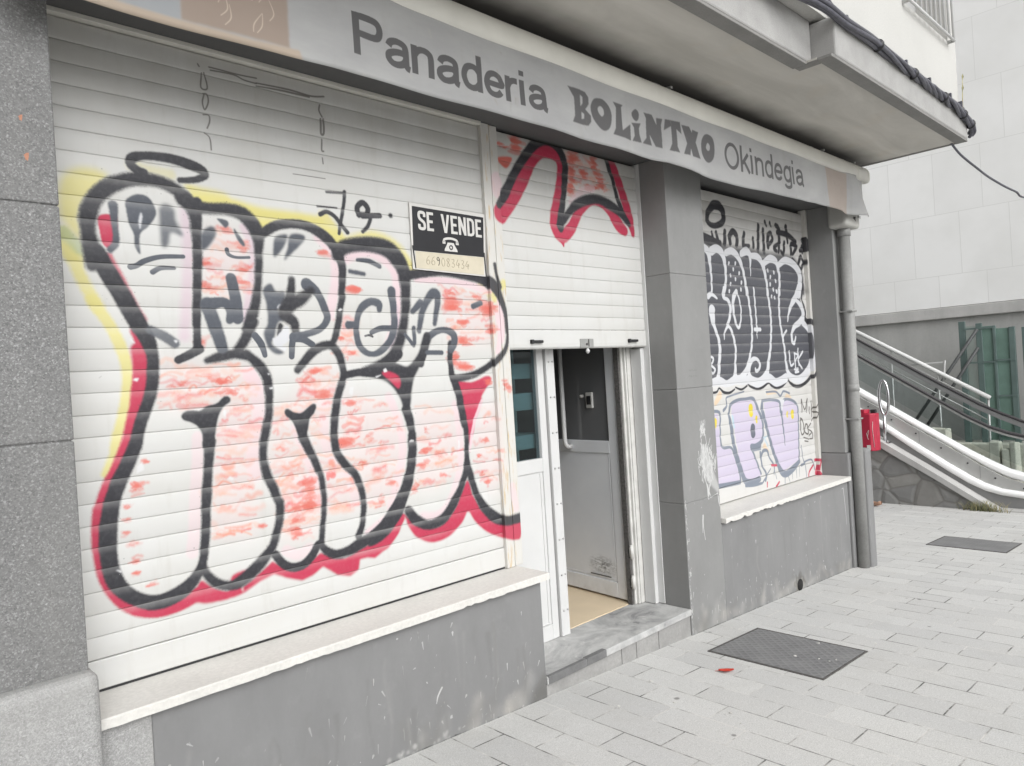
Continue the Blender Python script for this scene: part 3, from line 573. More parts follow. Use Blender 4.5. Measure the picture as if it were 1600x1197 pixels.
W S w 5 1 0|5886,1558,14,5885,1545,12
W S w 5 1 0|5942,1517,14,5940,1504,12
W S w 5 1 0|6002,1501,14,6000,1488,12
W S w 5 1 0|5210,1471,11,5209,1461,9
W S w 5 1 0|5391,1492,12,5390,1481,10
W S w 5 1 0|5994,1503,13,5993,1492,11
W S w 5 1 0|5904,1456,13,5902,1445,11
W S w 5 1 0|5956,1447,13,5955,1436,11
W S e 14 0.8 1|4976,674,29,4908,620,22
W S e 17 0.8 1|5717,649,18,5882,650,16
W S e 17 0.8 1|6063,596,27,6126,581,22
W S e 16 0.8 1|5617,218,25,5670,177,15
W S e 14 0.8 1|4847,408,16
W P l2 4 1 0|4780,546,4935,535,4933,310,4965,268,5089,254,5153,142,5191,18,5174,-7,4860,8,4777,11
W S q 4 1 1|4781,556,12,4948,546,12,4948,437,10,4946,321,10,4978,276,12,5090,264,11,5144,176,10,5195,50,11,5200,-10,13
W S q 4 1 1|4718,10,20,4932,-5,19,5187,-15,17
W P l2 5 1 0|5130,592,5251,618,5481,603,5568,508,5611,393,5598,296,5535,254,5394,248,5451,146,5531,-1,5515,-20,5306,-18,5259,35,5198,183,5157,386,5130,487
W S q 5 1 1|5083,523,13,5110,423,23,5132,289,23,5182,165,23,5234,45,26,5279,-21,28,5386,-43,27,5499,-31,24
W S q 5 1 1|5089,516,11,5117,587,14,5224,619,13,5359,621,12,5482,614,15,5542,530,17,5602,435,15,5611,337,14,5580,270,17,5477,240,18,5394,245,13,5440,168,11,5532,5,11
W P q 4 1 0|5400,241,5564,251,5559,196,5429,195
W S q2 4 1 1|5443,383,37,5443,339,37
W P l2 5 1 0|5648,572,5904,577,5921,474,5973,274,5987,200,5975,347,5952,472,6012,570,6172,560,6248,510,6245,248,6225,41,5949,-21,5859,5,5797,113,5716,299,5663,459
W S q 5 1 1|5629,591,12,5613,525,24,5656,410,22,5701,300,20,5759,167,21,5820,60,23,5886,-27,31,5976,-53,29,6110,-19,29,6214,20,20,6225,41,12,6245,248,11,6259,472,12,6218,535,13,6108,571,13,6013,574,13,5960,530,18,5953,421,12,5970,311,9,5981,194,3
W P w 4 1 0|5912,585,6016,575,5954,461,5932,463
W S q 4 1 1|5944,473,16,5957,392,13,5970,304,11,5980,190,5
W S q 5 1 1|5930,481,15,5920,561,13,5783,588,12,5636,590,12
W S q 5 1 1|5011,555,13,5066,590,9,5060,643,7,5125,658,7,5339,680,7
W S q 5 1 1|5703,656,9,5867,651,9,5947,610,10,6007,647,9,6115,624,9
W S q 5 1 1|5548,128,12,5583,180,14,5656,179,13,5692,111,10,5758,47,9,5748,-30,5
W S q 5 1 1|5695,26,5,5552,-66,9
W S q 5 1 1|5540,178,13,5555,72,11,5618,-6,11,5596,-59,11
W S q 5 1 1|5275,-54,13,5410,-67,14,5537,-71,10
W S Y 6 1 1|5429,545,34,5429,504,32
W S Y 6 1 1|5512,460,18,5512,429,14
W S Y 5 1 1|4884,487,21,4885,449,18
W S Y 7 1 1|6149,450,31,6145,425,26
W S Y 9 1 1|6053,461,13,6049,432,13
W S c 7 1 1|5138,499,13,5154,419,13
W S c 4 1 1|5663,234,6,5625,280,6,5671,296,6
W S c 4 1 1|5613,295,6,5676,219,6
W S k 3 1 1|6335,557,7,6340,444,7
W S k 3 1 1|6338,557,7,6394,462,7,6455,557,7,6425,437,7
W S k 3 1 1|6483,479,7,6484,421,7
W S k 3 1 1|6534,530,7,6523,391,7
W S k 4 1 1|6592,495,7,6531,445,7,6598,417,7
W S k 4 1 1|6518,353,7,6577,395,7,6622,454,7
W S k 3 1 1|6299,394,8,6297,258,8,6353,268,8,6345,360,8,6299,394,8
W S k 3 1 1|6393,333,8,6370,267,8,6433,246,8,6426,323,8,6393,333,8
W S k 3 1 1|6497,332,7,6439,291,7,6504,254,7,6448,229,7
W S k 3 1 1|6520,245,7,6523,199,7,6461,197,7
W S k 3 1 1|6343,220,6,6443,195,6
W S k 3 1 1|6356,188,6,6423,176,6
W S r 4 1 1|5721,51,10,5803,41,10
W S r 5 1 1|6536,0,13,6663,-19,14
W S r 5 1 1|6592,-10,11,6532,-111,15
W S r 5 1 1|6667,-19,11,6625,-155,13
W S r 5 1 1|6540,-120,23,6573,-140,21
W S r 5 1 1|6498,-38,10,6402,-94,10,6388,-138,9
W S r 4 1 1|5830,-102,10,5772,-133,10
W S r 4 1 1|5623,-76,8,5619,-111,8
W S q 3 1 1|5940,-63,7,5929,-148,5
W S q 3 1 1|5991,-62,5,6022,-125,4
W S q 3 1 1|6075,-37,5,6073,-110,3
W S q 3 1 1|6154,-32,5,6154,-114,3
W S q 3 1 1|6217,-18,4,6210,-107,3
W S q 3 1 1|6331,9,7,6346,-125,6
W S q 3 1 1|6322,7,8,6469,8,8,6518,-86,8
W S q 3 1 1|6283,154,7,6294,55,7,6320,-8,7
W S q 3 1 1|6259,-16,13,6320,-8,10
W S q 3 1 1|5755,26,5,5788,-71,4"""
paintL = Paint(.60, 4.12, -.16, 2.30, .002)
paintW = Paint(4.45, 6.80, -.22, 2.30, .002)
rg = random.Random(3)
for ln in TRACE.strip().split('\n'):
    h, d = ln.split('|'); pl, kd, ck, soft, op, sm = h.split(); d = [int(q) for q in d.split(',')]; soft = float(soft); op = float(op); pt = paintW if pl == 'W' else paintL; col = INK[ck]
    if kd == 'S':
        pts = [tuple(d[i:i + 3]) for i in range(0, len(d), 3)]
        cl = len(pts) > 4 and abs(pts[0][0] - pts[-1][0]) + abs(pts[0][1] - pts[-1][1]) < 60 and False
        if pl == 'L' and ck in 'bg' and soft > 4: soft *= 1.6
        if pl == 'L' and ck == 'b' and soft > 12 and len(pts) > 2:
            rr = random.Random(d[0] + d[1])
            for a_, b_ in zip(pts[:-1], pts[1:]):
                for q in range(int(math.hypot(b_[0] - a_[0], b_[1] - a_[1]) / 16)):
                    t = rr.random(); r0 = a_[2] + t * (b_[2] - a_[2]); an = rr.uniform(0, 6.28); dd = r0 * (1 + abs(rr.gauss(0, .55)))
                    pt.stroke([(a_[0] + t * (b_[0] - a_[0]) + dd * math.cos(an), a_[1] + t * (b_[1] - a_[1]) + dd * math.sin(an), rr.uniform(.6, 2.2))], col, 2, rr.uniform(.2, .6))
        if ck == 'y': soft *= 1.5; op *= .85
        if ck == 'o':
            rr = random.Random(len(d) + d[0] * 7 + d[1]); p0, p1 = np.array(pts[0], float), np.array(pts[-1], float); n = max(3, int(np.hypot(*(p1 - p0)[:2]) / 9)); r0 = float(np.mean([p[2] for p in pts]))
            for q in range(n * 2):
                c = p0 + (p1 - p0) * rr.random() if len(pts) < 3 else np.array(smooth(pts)[rr.randrange(len(smooth(pts)))], float); L = r0 * rr.uniform(.5, 1.7); x, z = c[0] + rr.gauss(0, r0 * .45), c[1] + rr.gauss(0, r0 * .45)
                pt.stroke(smooth([(x - L, z + rr.gauss(0, 3), r0 * rr.uniform(.1, .4)), (x, z + rr.gauss(0, 4), r0 * rr.uniform(.25, .6)), (x + L, z + rr.gauss(0, 3), r0 * rr.uniform(.05, .35))], sub=3), col, rr.uniform(6, 18), op * rr.uniform(.25, .7))
            continue
        pt.stroke(smooth(pts, cl) if sm == '1' else pts, col, soft, op)
    elif kd == 'P':
        pts = [tuple(d[i:i + 2]) for i in range(0, len(d), 2)]; pt.polys([smooth(pts, True) if sm == '1' else pts], col, soft, op)
    else:
        pts = [tuple(d[i:i + 2]) for i in range(0, len(d), 2)]; xs = [p[0] for p in pts]; zs = [p[1] for p in pts]; n = int(soft); rr = random.Random(int(op)); W = pt.win(min(xs), max(xs), min(zs), max(zs)); M = pt.mask(W, pts); got = 0; tries = 0; n = int(n * 1.25); pt.polys([pts], (216, 190, 190), 60, .36)
        while got < n and tries < 4000:
            tries += 1; j = rr.randrange(M.shape[0]); i = rr.randrange(M.shape[1])
            if not M[j, i]: continue
            x, z = W[4][j, i], W[5][j, i]; q = []; L = rr.uniform(12, 100); a = rr.gauss(0, .09); r = rr.choice([rr.uniform(2, 6), rr.uniform(4, 12)])
            for k in range(4):
                q.append((x + (k / 3 - .5) * L * math.cos(a) + rr.gauss(0, 4), z + (k / 3 - .5) * L * math.sin(a) + rr.gauss(0, 6), max(3, r * rr.uniform(.4, 1.2))))
            c2 = rr.choice([(212, 104, 92), (206, 88, 88), (212, 130, 108), (214, 164, 152), (212, 150, 124), (212, 170, 152)]); pt.stroke(smooth(q, sub=3), c2, rr.uniform(8, 26), rr.uniform(.2, .62)); got += 1
# ------------------------------------------------------------------ more paint: awning print, scuffs on the grey walls
def box_blob(pt, x0, x1, z0, z1, col, soft, op): pt.polys([[(x0, z0), (x1, z0), (x1, z1), (x0, z1)]], col, soft, op)
paintV = Paint(.45, 6.92, 2.03, 2.50, .002)
GR = (76, 75, 76)
paintV.polys([[(450, 2040), (1345, 2040), (1345, 2140), (1346, 2500), (450, 2500)]], (176, 152, 134), 6, .0)
paintV.polys([[(956, 2130), (1340, 2137), (1348, 2480), (960, 2480)]], (142, 124, 110), 6, .85)
paintV.polys([[(450, 2128), (956, 2128), (956, 2480), (450, 2480)]], (140, 144, 148), 8, .7)
paintV.polys([[(450, 2060), (1400, 2060), (1380, 2140), (1200, 2128), (960, 2128), (450, 2130)]], (170, 152, 132), 10, .8)
paintV.polys([[(6022, 2090), (6030, 2452), (6440, 2452), (6424, 2090)]], (152, 134, 120), 8, .6)
for q in range(9):
    x = rg.uniform(1010, 1320); z = rg.uniform(2150, 2290); paintV.stroke(smooth([(x, z, 1.6), (x + rg.uniform(5, 25), z + 30, 2.2), (x + rg.uniform(-5, 45), z + 75, 1.2)]), (196, 182, 166), 3, .7)
word(paintV, 'Panaderia', 1612, 2718, 2191, 0, 167, 32, GR, -.002)
word(paintV, 'Okindegia', 4440, 5608, 2190, 0, 180, 27, (84, 83, 84), .030)
G2 = (84, 83, 84)
BOL = """2891,2367,2969,2371,3026,2366,3050,2343,3048,2305,3016,2270,3057,2246,3058,2213,3030,2186,2975,2181,2902,2182,2926,2219,2933,2317;2984,2342,3002,2333,2997,2299,2978,2279;2982,2250,3002,2243,3000,2218,2978,2211/3119,2353,3172,2357,3219,2330,3238,2283,3222,2223,3183,2190,3138,2190,3081,2229,3061,2269,3063,2302,3088,2338;3143,2315,3167,2302,3169,2275,3149,2260,3125,2277,3120,2298/3259,2367,3351,2367,3331,2349,3332,2222,3413,2273,3403,2177,3337,2183,3240,2182,3267,2221,3283,2338/3424,2284,3516,2299,3495,2265,3497,2230,3512,2186,3418,2180,3446,2214,3446,2261/3467,2369,3498,2358,3498,2325,3474,2302,3441,2313,3430,2340/3546,2368,3627,2370,3669,2317,3668,2360,3732,2367,3712,2326,3705,2186,3644,2185,3594,2248,3597,2225,3608,2187,3522,2187,3561,2224,3568,2339/3759,2372,3921,2386,3918,2309,3870,2332,3858,2222,3877,2188,3772,2186,3804,2232,3816,2340,3735,2299/3931,2372,4017,2376,4037,2341,4045,2362,4116,2360,4066,2285,4109,2188,4014,2189,4002,2235,3985,2190,3916,2188,3964,2260/4221,2369,4289,2359,4311,2302,4293,2232,4238,2190,4182,2187,4137,2226,4135,2291,4169,2343;4221,2313,4248,2298,4241,2270,4215,2262,4196,2279"""
for ln in BOL.split('/'):
    ps = [[int(v) for v in q.split(',')] for q in ln.split(';')]; ps = [[(q[i], q[i + 1]) for i in range(0, len(q), 2)] for q in ps]
    paintV.polys([smooth(p, True, 3) if len(p) in (6, 11, 9, 5) else p for p in ps], G2, 2.5)
for q in range(60):
    x = rg.uniform(500, 6900); z = rg.uniform(2090, 2420); paintV.stroke([(x, z, rg.uniform(2, 9)), (x + rg.uniform(-12, 12), z - rg.uniform(5, 60), 2)], rg.choice([(120, 112, 100), (140, 132, 120), (172, 168, 160)]), 14, rg.uniform(.08, .3))
imgV = paintV.image('awning_print')
for q in ((520, 560), (560, 520)): pass
imgL = paintL.image('shutter_spray_paint'); imgW = paintW.image('window_spray_paint')
paintF = Paint(.58, 6.95, -1.1, 2.3, .003)
WH = (198, 198, 197)
for q in range(150):                                             # the white scribble on the pier
    x = rg.uniform(4215, 4440); z = rg.uniform(80, 400)
    if ((x - 4330) / 105) ** 2 + ((z - 230) / 150) ** 2 > 1: continue
    paintF.stroke([(x, z, 3), (x + rg.uniform(-30, 30), z + rg.uniform(20, 70), 3)], WH, 3, .95)
paintF.stroke([(4440, 60, 22), (4330, 200, 60), (4300, 330, 40)], WH, 30, .6)
for q in range(22): paintF.stroke([(4290 + rg.uniform(-30, 30), 420 + rg.uniform(0, 60), 3), (4300 + rg.uniform(-40, 40), 470 + rg.uniform(0, 70), 2)], WH, 3, .9)
for q in range(12): paintF.stroke([(4330 + rg.uniform(-20, 20), 0 + rg.uniform(0, 40), 3), (4320 + rg.uniform(-30, 30), 70 + rg.uniform(0, 40), 3)], WH, 3, .9)
for pts in ([(4240, -90, 9), (4236, -150, 4), (4250, -250, 3)], [(4232, -110, 4), (4225, -200, 3)], [(4440, 30, 4), (4445, -20, 6), (4452, -60, 3)], [(4340, 14, 3), (4440, 30, 3)], [(6500, -235, 4), (6512, -330, 4), (6525, -460, 3), (6528, -560, 2)], [(6470, -240, 3), (6500, -235, 3)], [(2010, -480, 5), (1985, -510, 4), (1975, -540, 2)]):
    paintF.stroke(smooth(pts), WH, 3, .95)
for q in range(520):                                             # knocks and chips, thicker near the pavement and on the pier's corner
    m = rg.random()
    if m < .55: x = rg.uniform(800, 6550); zb = -.70 - .052 * (x / 1000 - 1.66); z = zb * 1000 + abs(rg.gauss(0, 150))
    elif m < .75: x = 4035 + abs(rg.gauss(0, 10)); z = rg.uniform(-800, 60)
    else: x = rg.uniform(800, 6550); z = rg.uniform(-900, -170) if not 4050 < x < 4470 else rg.uniform(-800, 500)
    if 2690 < x < 4030: continue
    r = abs(rg.gauss(0, 2.6)) + 1.2; paintF.stroke([(x, z, r), (x + rg.gauss(0, 7), z - abs(rg.gauss(0, 22)), r * .4)], rg.choice([WH, (190, 190, 188), (176, 175, 172)]), 2.5, rg.uniform(.3, .9))
for q in range(120):
    x = rg.uniform(800, 6800); zb = -.70 - .052 * (x / 1000 - 1.66)
    if 2690 < x < 4030: continue
    paintF.stroke([(x, zb * 1000 + rg.uniform(0, 60), rg.uniform(15, 50)), (x + rg.gauss(0, 60), zb * 1000 + rg.uniform(20, 160), rg.uniform(6, 30))], rg.choice([(176, 174, 170), (120, 119, 116), (168, 164, 158), (108, 107, 104)]), 60, rg.uniform(.15, .45))
for q in range(200):                                             # dark gap and splash dirt where the wall meets the paving
    x = rg.uniform(800, 6850)
    if 2690 < x < 4030: continue
    zb = (-.6137 - .052 * x / 1000) * 1000; L = rg.uniform(10, 60)
    paintF.stroke([(x, zb + rg.uniform(-2, 5), rg.uniform(1.5, 5)), (x + L, zb - .052 * L + rg.uniform(-2, 5), rg.uniform(1, 4))], (62, 61, 59), 4, rg.uniform(.3, .8))
for q in range(46):
    x = rg.choice([rg.uniform(820, 2600), rg.uniform(4500, 6500)]); z = rg.uniform(-650, -200); paintF.stroke(smooth([(x, z, rg.uniform(3, 16)), (x + rg.gauss(0, 12), z - rg.uniform(40, 200), rg.uniform(2, 10)), (x + rg.gauss(0, 16), z - rg.uniform(200, 330), 2)]), rg.choice([(108, 107, 104), (150, 149, 146), (98, 97, 95)]), 26, rg.uniform(.12, .35))
for x, z, r in ((2670, -690, 60), (2640, -740, 50)): paintF.stroke([(x, z, r), (x - 60, z - 20, r * .6)], (96, 95, 92), 50, .7)
for q in range(26): paintF.stroke([(1950 + rg.uniform(-260, 160), -.705 * 1000 + rg.uniform(-20, 30), rg.uniform(3, 10))], (176, 175, 172), 16, .5)
for q in range(40): paintF.stroke([(5570 + rg.gauss(0, 45), -860 + rg.gauss(0, 45), rg.uniform(5, 30)), (5570 + rg.gauss(0, 40), -900 + rg.gauss(0, 45), 4)], rg.choice([(112, 108, 100), (92, 90, 86), (150, 148, 142)]), 14, .5)
for r_ in range(2):
    for q in range(9): x = 4175 + q * 11 + rg.gauss(0, 1); z = 868 - r_ * 38; paintF.stroke([(x, z, .9), (x + rg.uniform(-3, 6), z + rg.uniform(6, 14), .8), (x + rg.uniform(0, 7), z + rg.uniform(0, 10), .8)], (92, 92, 92), 1.5, .6)
imgF = paintF.image('wall_scuffs')

# ------------------------------------------------------------------ materials
def shutter_mat(name, img, base, grime):
    k = NT(name, .42, 0, .45); c, a = k.image(img)
    n1 = k.noise(3.1, 5, .6); n2 = k.noise(1, 6, .65, k.map((14, 14, 2.2))); n3 = k.noise(60, 3)
    b = k.mix(k.ramp(n1, [(.35, 0), (.75, .5)]), lin(base), lin(grime))
    b = k.mix(k.ramp(n2, [(.55, 0), (.8, .35)]), b, lin((170, 166, 157)))
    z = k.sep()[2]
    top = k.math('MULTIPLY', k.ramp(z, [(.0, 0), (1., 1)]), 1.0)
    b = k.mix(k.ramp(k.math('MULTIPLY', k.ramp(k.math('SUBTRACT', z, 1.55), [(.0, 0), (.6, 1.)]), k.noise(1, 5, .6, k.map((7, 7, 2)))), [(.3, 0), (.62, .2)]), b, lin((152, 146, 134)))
    wear = k.ramp(k.noise(38, 6, .7), [(.70, 1), (.76, .25)])
    al = k.math('MULTIPLY', a, wear)
    cc = k.mix(k.ramp(n3, [(.45, 0), (.8, .05)]), c, (.5, .5, .5))
    fl = k.math('FLOOR', k.math('DIVIDE', k.math('ADD', z, 7.7 + .018 * (1 if 'cream' in name else 0)), .077)); wn = k.n('ShaderNodeTexWhiteNoise', noise_dimensions='1D'); k.set(wn.inputs[1], fl)
    b = k.mix(k.ramp(wn.outputs[0], [(0, 0), (1, .14)]), b, lin((168, 166, 160))); k.bump(k.noise(1, 3, .5, k.map((2.2, 2.2, 9))), .12, .02)
    fr = k.math('FRACT', k.math('DIVIDE', k.math('ADD', z, 7.7 + .018 * (1 if 'cream' in name else 0)), .077)); slat_gloss = k.math('MULTIPLY', k.ramp(fr, [(.0, .5), (.07, 0), (.66, 0), (1, 1)]), k.ramp(k.noise(1, 4, .6, k.map((3, 3, 1.5), (5, 1, 2))), [(.35, .05), (.7, .32)]))  # each slat's edge gloss painted in by lightening the graffiti coverage
    al = k.math('MULTIPLY', al, k.math('SUBTRACT', 1, slat_gloss))
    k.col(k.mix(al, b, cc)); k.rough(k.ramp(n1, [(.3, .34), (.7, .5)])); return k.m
M = {}
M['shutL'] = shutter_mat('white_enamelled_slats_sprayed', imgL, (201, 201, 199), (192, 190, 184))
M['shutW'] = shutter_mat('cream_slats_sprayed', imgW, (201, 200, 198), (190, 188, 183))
def terrazzo(name, base, scale=1., smear=.45):
    k = NT(name, .62, 0, .35)
    v = k.voro(210 * scale, 'F1', 'Color'); v2 = k.voro(115 * scale, 'F1', 'Color', k.map((1, 1, 1), (3.3, 1.7, 4.1)))
    g = k.ramp(k.sep(v)[0], [(0, base * .45), (.3, base * .8), (.7, base * 1.1), (.86, base * 1.45), (1, min(.62, base * 2.4))]); g2 = k.ramp(k.sep(v2)[1], [(0, base * .5), (.25, base * .85), (.8, base * 1.1), (.93, base * 1.3), (1, min(.6, base * 2.5))])
    b = k.mix(.5, g, g2); b = k.mix(k.ramp(k.noise(1.3, 5), [(.35, 0), (.7, smear)]), b, (base * 1.05, base * 1.04, base)); big = k.noise(.9, 4, .6, k.map((1, 1, 1), (7, 2, 5)))
    b = k.mix(k.ramp(big, [(.35, .22), (.6, 0)]), b, (base * .5, base * .5, base * .5))
    b = k.mix(k.ramp(k.noise(1, 5, .6, k.map((5, 5, .7))), [(.52, 0), (.8, .25)]), b, (base * 1.4, base * 1.38, base * 1.3))
    rs = k.math('MULTIPLY', k.ramp(k.voro(2.3, 'F1', 'Distance', k.map((1, 1, .8), (.2, .5, .13))), [(.035, 1), (.06, 0)]), .5); b = k.mix(rs, b, lin((196, 128, 96)))
    k.col(b); k.bump(k.sep(v)[1], .12, .002); return k.m
M['terr'] = terrazzo('terrazzo', .185, 1.25); M['terr2'] = terrazzo('terrazzo_worn', .33, 1.6, .85)
def wallpaint(name, c, img=True):
    k = NT(name, .6, 0, .3); c = lin(c); n1 = k.noise(1, 6, .7, k.map((4, 4, 1.7))); n2 = k.noise(1.7, 6, .65)
    b = k.mix(k.ramp(n1, [(.35, 0), (.72, 1)]), tuple(v * .93 for v in c), tuple(v * 1.07 for v in c))
    b = k.mix(k.ramp(k.noise(11, 5, .7), [(.58, 0), (.8, .35)]), b, tuple(v * 1.3 for v in c))
    b = k.mix(k.ramp(n2, [(.45, 0), (.75, .3)]), b, tuple(v * 1.3 for v in c))
    if img:
        ic, ia = k.image(imgF); b = k.mix(k.math('MULTIPLY', ia, .85), b, ic)
    k.col(b); k.bump(k.noise(45, 4), .12, .004); k.rough(k.ramp(n2, [(.3, .5), (.7, .7)])); return k.m
M['grey'] = wallpaint('grey_wall_paint', (124, 124, 124)); M['pier'] = wallpaint('pale_grey_pier_paint', (132, 132, 131)); M['lint'] = wallpaint('shade_grey_paint', (92, 92, 92), False)  # lintel grey is the wall grey darkened, its shade painted in
M['side'] = wallpaint('grey_blocking_house_paint', (126,126,126), False)
def stone(name, c, sc=5, var=.2, rough=.75, b=.25, fine=120):
    k = NT(name, rough, 0, .3); c = lin(c); n = k.noise(sc, 6, .62); f = k.noise(fine, 3, .7)
    x = k.mix(k.ramp(n, [(.3, 0), (.7, 1)]), tuple(v * (1 - var) for v in c), tuple(min(.95, v * (1 + var)) for v in c)); x = k.mix(k.ramp(f, [(.3, .0), (.75, .35)]), x, tuple(v * .55 for v in c))
    k.col(x); k.bump(f, b, .004); return k.m
M['sill'] = stone('cream_sill_stone', (212, 210, 205), 6, .05, .5, .06, 60); M['plaster'] = stone('cream_render', (194, 193, 189), 1.6, .04, .85, .25, 90)
M['slab'] = stone('rough_concrete_fascia', (164, 163, 161), 4, .14, .9, .6, 170); M['band'] = stone('concrete_drip_band', (136, 135, 132), 5, .12, .85, .3)
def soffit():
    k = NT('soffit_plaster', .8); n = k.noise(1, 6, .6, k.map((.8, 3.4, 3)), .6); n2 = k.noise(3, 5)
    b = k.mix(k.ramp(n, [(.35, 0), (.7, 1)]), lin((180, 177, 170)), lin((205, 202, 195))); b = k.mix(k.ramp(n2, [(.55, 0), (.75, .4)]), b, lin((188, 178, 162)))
    gap_shade = k.math('ADD', k.math('MULTIPLY', k.sep()[1], 2.6), k.math('MULTIPLY', k.noise(1.4, 4), .5)); b = k.mix(k.ramp(k.math('ADD', gap_shade, 1.45), [(.2, 0), (.8, .92)]), b, lin((74, 72, 70)))  # shadow gradient above the awning cassette painted into the plaster colour
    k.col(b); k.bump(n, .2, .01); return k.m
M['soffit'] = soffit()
def pave():
    k = NT('paving_stones', .82, 0, .3); s = k.sep(); cb = k.n('ShaderNodeCombineXYZ')
    k.set(cb.inputs[0], k.math('ADD', s[1], 20 * .39 + .17)); k.set(cb.inputs[1], k.math('SUBTRACT', s[0], 2.43 - 40 * .1915 + .0))
    wob = k.noise(9, 2); wv = k.n('ShaderNodeVectorMath', operation='MULTIPLY_ADD'); cw = k.n('ShaderNodeCombineXYZ'); k.set(cw.inputs[0], wob); k.set(cw.inputs[1], k.noise(11, 2))
    k.set(wv.inputs[0], cw.outputs[0]); wv.inputs[1].default_value = (.006, .006, 0); k.set(wv.inputs[2], cb.outputs[0])
    def brick(m, sm):
        o = k.n('ShaderNodeTexBrick'); o.offset = .5; o.inputs['Scale'].default_value = 1; o.inputs['Brick Width'].default_value = .39; o.inputs['Row Height'].default_value = .1915
        o.inputs['Mortar Size'].default_value = m; o.inputs['Mortar Smooth'].default_value = sm; o.inputs['Color1'].default_value = (0, 0, 0, 1); o.inputs['Color2'].default_value = (1, 1, 1, 1); o.inputs['Mortar'].default_value = (.5, .5, .5, 1)
        k.set(o.inputs['Vector'], wv.outputs[0]); return o.outputs
    bk = brick(.0042, .25); tone = bk['Color']; fac = bk['Fac']
    n1 = k.noise(2.2, 5, .6); n2 = k.noise(210, 3, .75); n3 = k.noise(28, 5, .7); n4 = k.noise(.55, 4, .6)
    b = k.mix(tone, lin((196, 196, 195)), lin((212, 212, 210))); b = k.mix(k.ramp(n1, [(.35, 0), (.75, .6)]), b, lin((198, 197, 194))); b = k.mix(k.ramp(n4, [(.4, 0), (.7, .45)]), b, lin((222, 221, 217)))
    b = k.mix(k.ramp(n2, [(.35, .5), (.6, 0)]), b, lin((140, 139, 137))); b = k.mix(k.ramp(n2, [(.62, 0), (.8, .6)]), b, lin((232, 231, 228)))
    b = k.mix(k.ramp(n3, [(.66, 0), (.74, .5)]), b, lin((128, 126, 122)))
    spots = k.ramp(k.voro(3.1, 'F1', 'Distance'), [(.035, 1), (.055, 0)]); b = k.mix(k.math('MULTIPLY', spots, .75), b, lin((110, 108, 106)))
    spots2 = k.ramp(k.voro(1.35, 'F1', 'Distance', k.map((1, 1.3, 1), (.3, .7, 0))), [(.018, 1), (.03, 0)]); b = k.mix(k.math('MULTIPLY', spots2, .8), b, lin((120, 118, 115))); b = k.mix(k.ramp(k.noise(1.1, 6, .7, k.map((1, 1, 1), (4, 9, 0))), [(.52, 0), (.75, .4)]), b, lin((170, 168, 163)))
    mc = k.mix(k.ramp(k.noise(4.2, 4, .7), [(.42, 0), (.58, 1)]), lin((92, 91, 88)), lin((206, 204, 200)))
    mf = k.math('MULTIPLY', fac, k.ramp(k.noise(2.6, 4), [(.3, .55), (.6, 1)]))
    b = k.mix(mf, b, mc); k.col(b)
    h = k.mix(fac, k.mix(.25, tone, n2), (0, 0, 0)); k.bump(h, .35, .006); return k.m
M['pave'] = pave()
M['white'] = plain('white_lacquered_aluminium', (200, 200, 199), .38, 0, .04, 4); M['white2'] = plain('weathered_white_paint', (198, 197, 193), .5, 0, .1, 14)
def rail_mat():
    k = NT('painted_guide_rail', .45); c, a = k.image(imgL); n = k.noise(1, 5, .65, k.map((60, 60, 7)))
    b = k.mix(k.ramp(n, [(.56, 0), (.68, .8)]), lin((201, 199, 194)), lin((190, 162, 112))); k.col(k.mix(k.math('MULTIPLY', a, .95), b, c)); return k.m
M['rail'] = rail_mat()
def railw():
    k = NT('window_guide_rail', .45); c, a = k.image(imgW); k.col(k.mix(k.math('MULTIPLY', a, .95), lin((198, 196, 191)), c)); return k.m
M['railW'] = railw()
def fabric():
    k = NT('awning_canvas', .8, 0, .2); c, a = k.image(imgV); n = k.noise(1, 5, .6, k.map((2, 2, 5))); n2 = k.noise(1, 5, .65, k.map((9, 9, 1.4)))
    b = k.mix(k.ramp(n, [(.35, 0), (.7, 1)]), lin((150, 150, 150)), lin((164, 164, 163))); b = k.mix(k.ramp(n2, [(.55, 0), (.8, .3)]), b, lin((138, 135, 128)))
    k.col(k.mix(k.math('MULTIPLY', a, .92), b, c)); k.bump(k.noise(500, 2), .1, .001); return k.m
M['canvas'] = fabric()
M['cass'] = plain('cream_awning_cassette', (212, 210, 202), .42, 0, .06, 5); M['steel'] = plain('stainless_steel', (200, 200, 202), .22, 1, .05, 10); M['zinc'] = plain('galvanised_metal', (172, 172, 170), .42, .5, .15, 14)
M['pvc'] = stone('grey_pipe_paint', (146, 146, 144), 5, .14, .5, .06, 50); M['hop'] = plain('pale_plastic_hopper', (176, 175, 170), .5, 0, .1, 6); M['strutgrey'] = plain('dark_grey_strut', (74, 76, 76), .5); M['black'] = plain('black_plastic', (44, 44, 46), .45, 0, .1, 20); M['cable'] = plain('black_cable_sheath', (84, 84, 92), .38, 0, .3, 30); M['dark'] = plain('dark_interior_wall', (92, 92, 94), .7, 0, .1, 2)
M['tan'] = plain('tan_floor_lino', (212, 194, 166), .5, 0, .07, 3); 
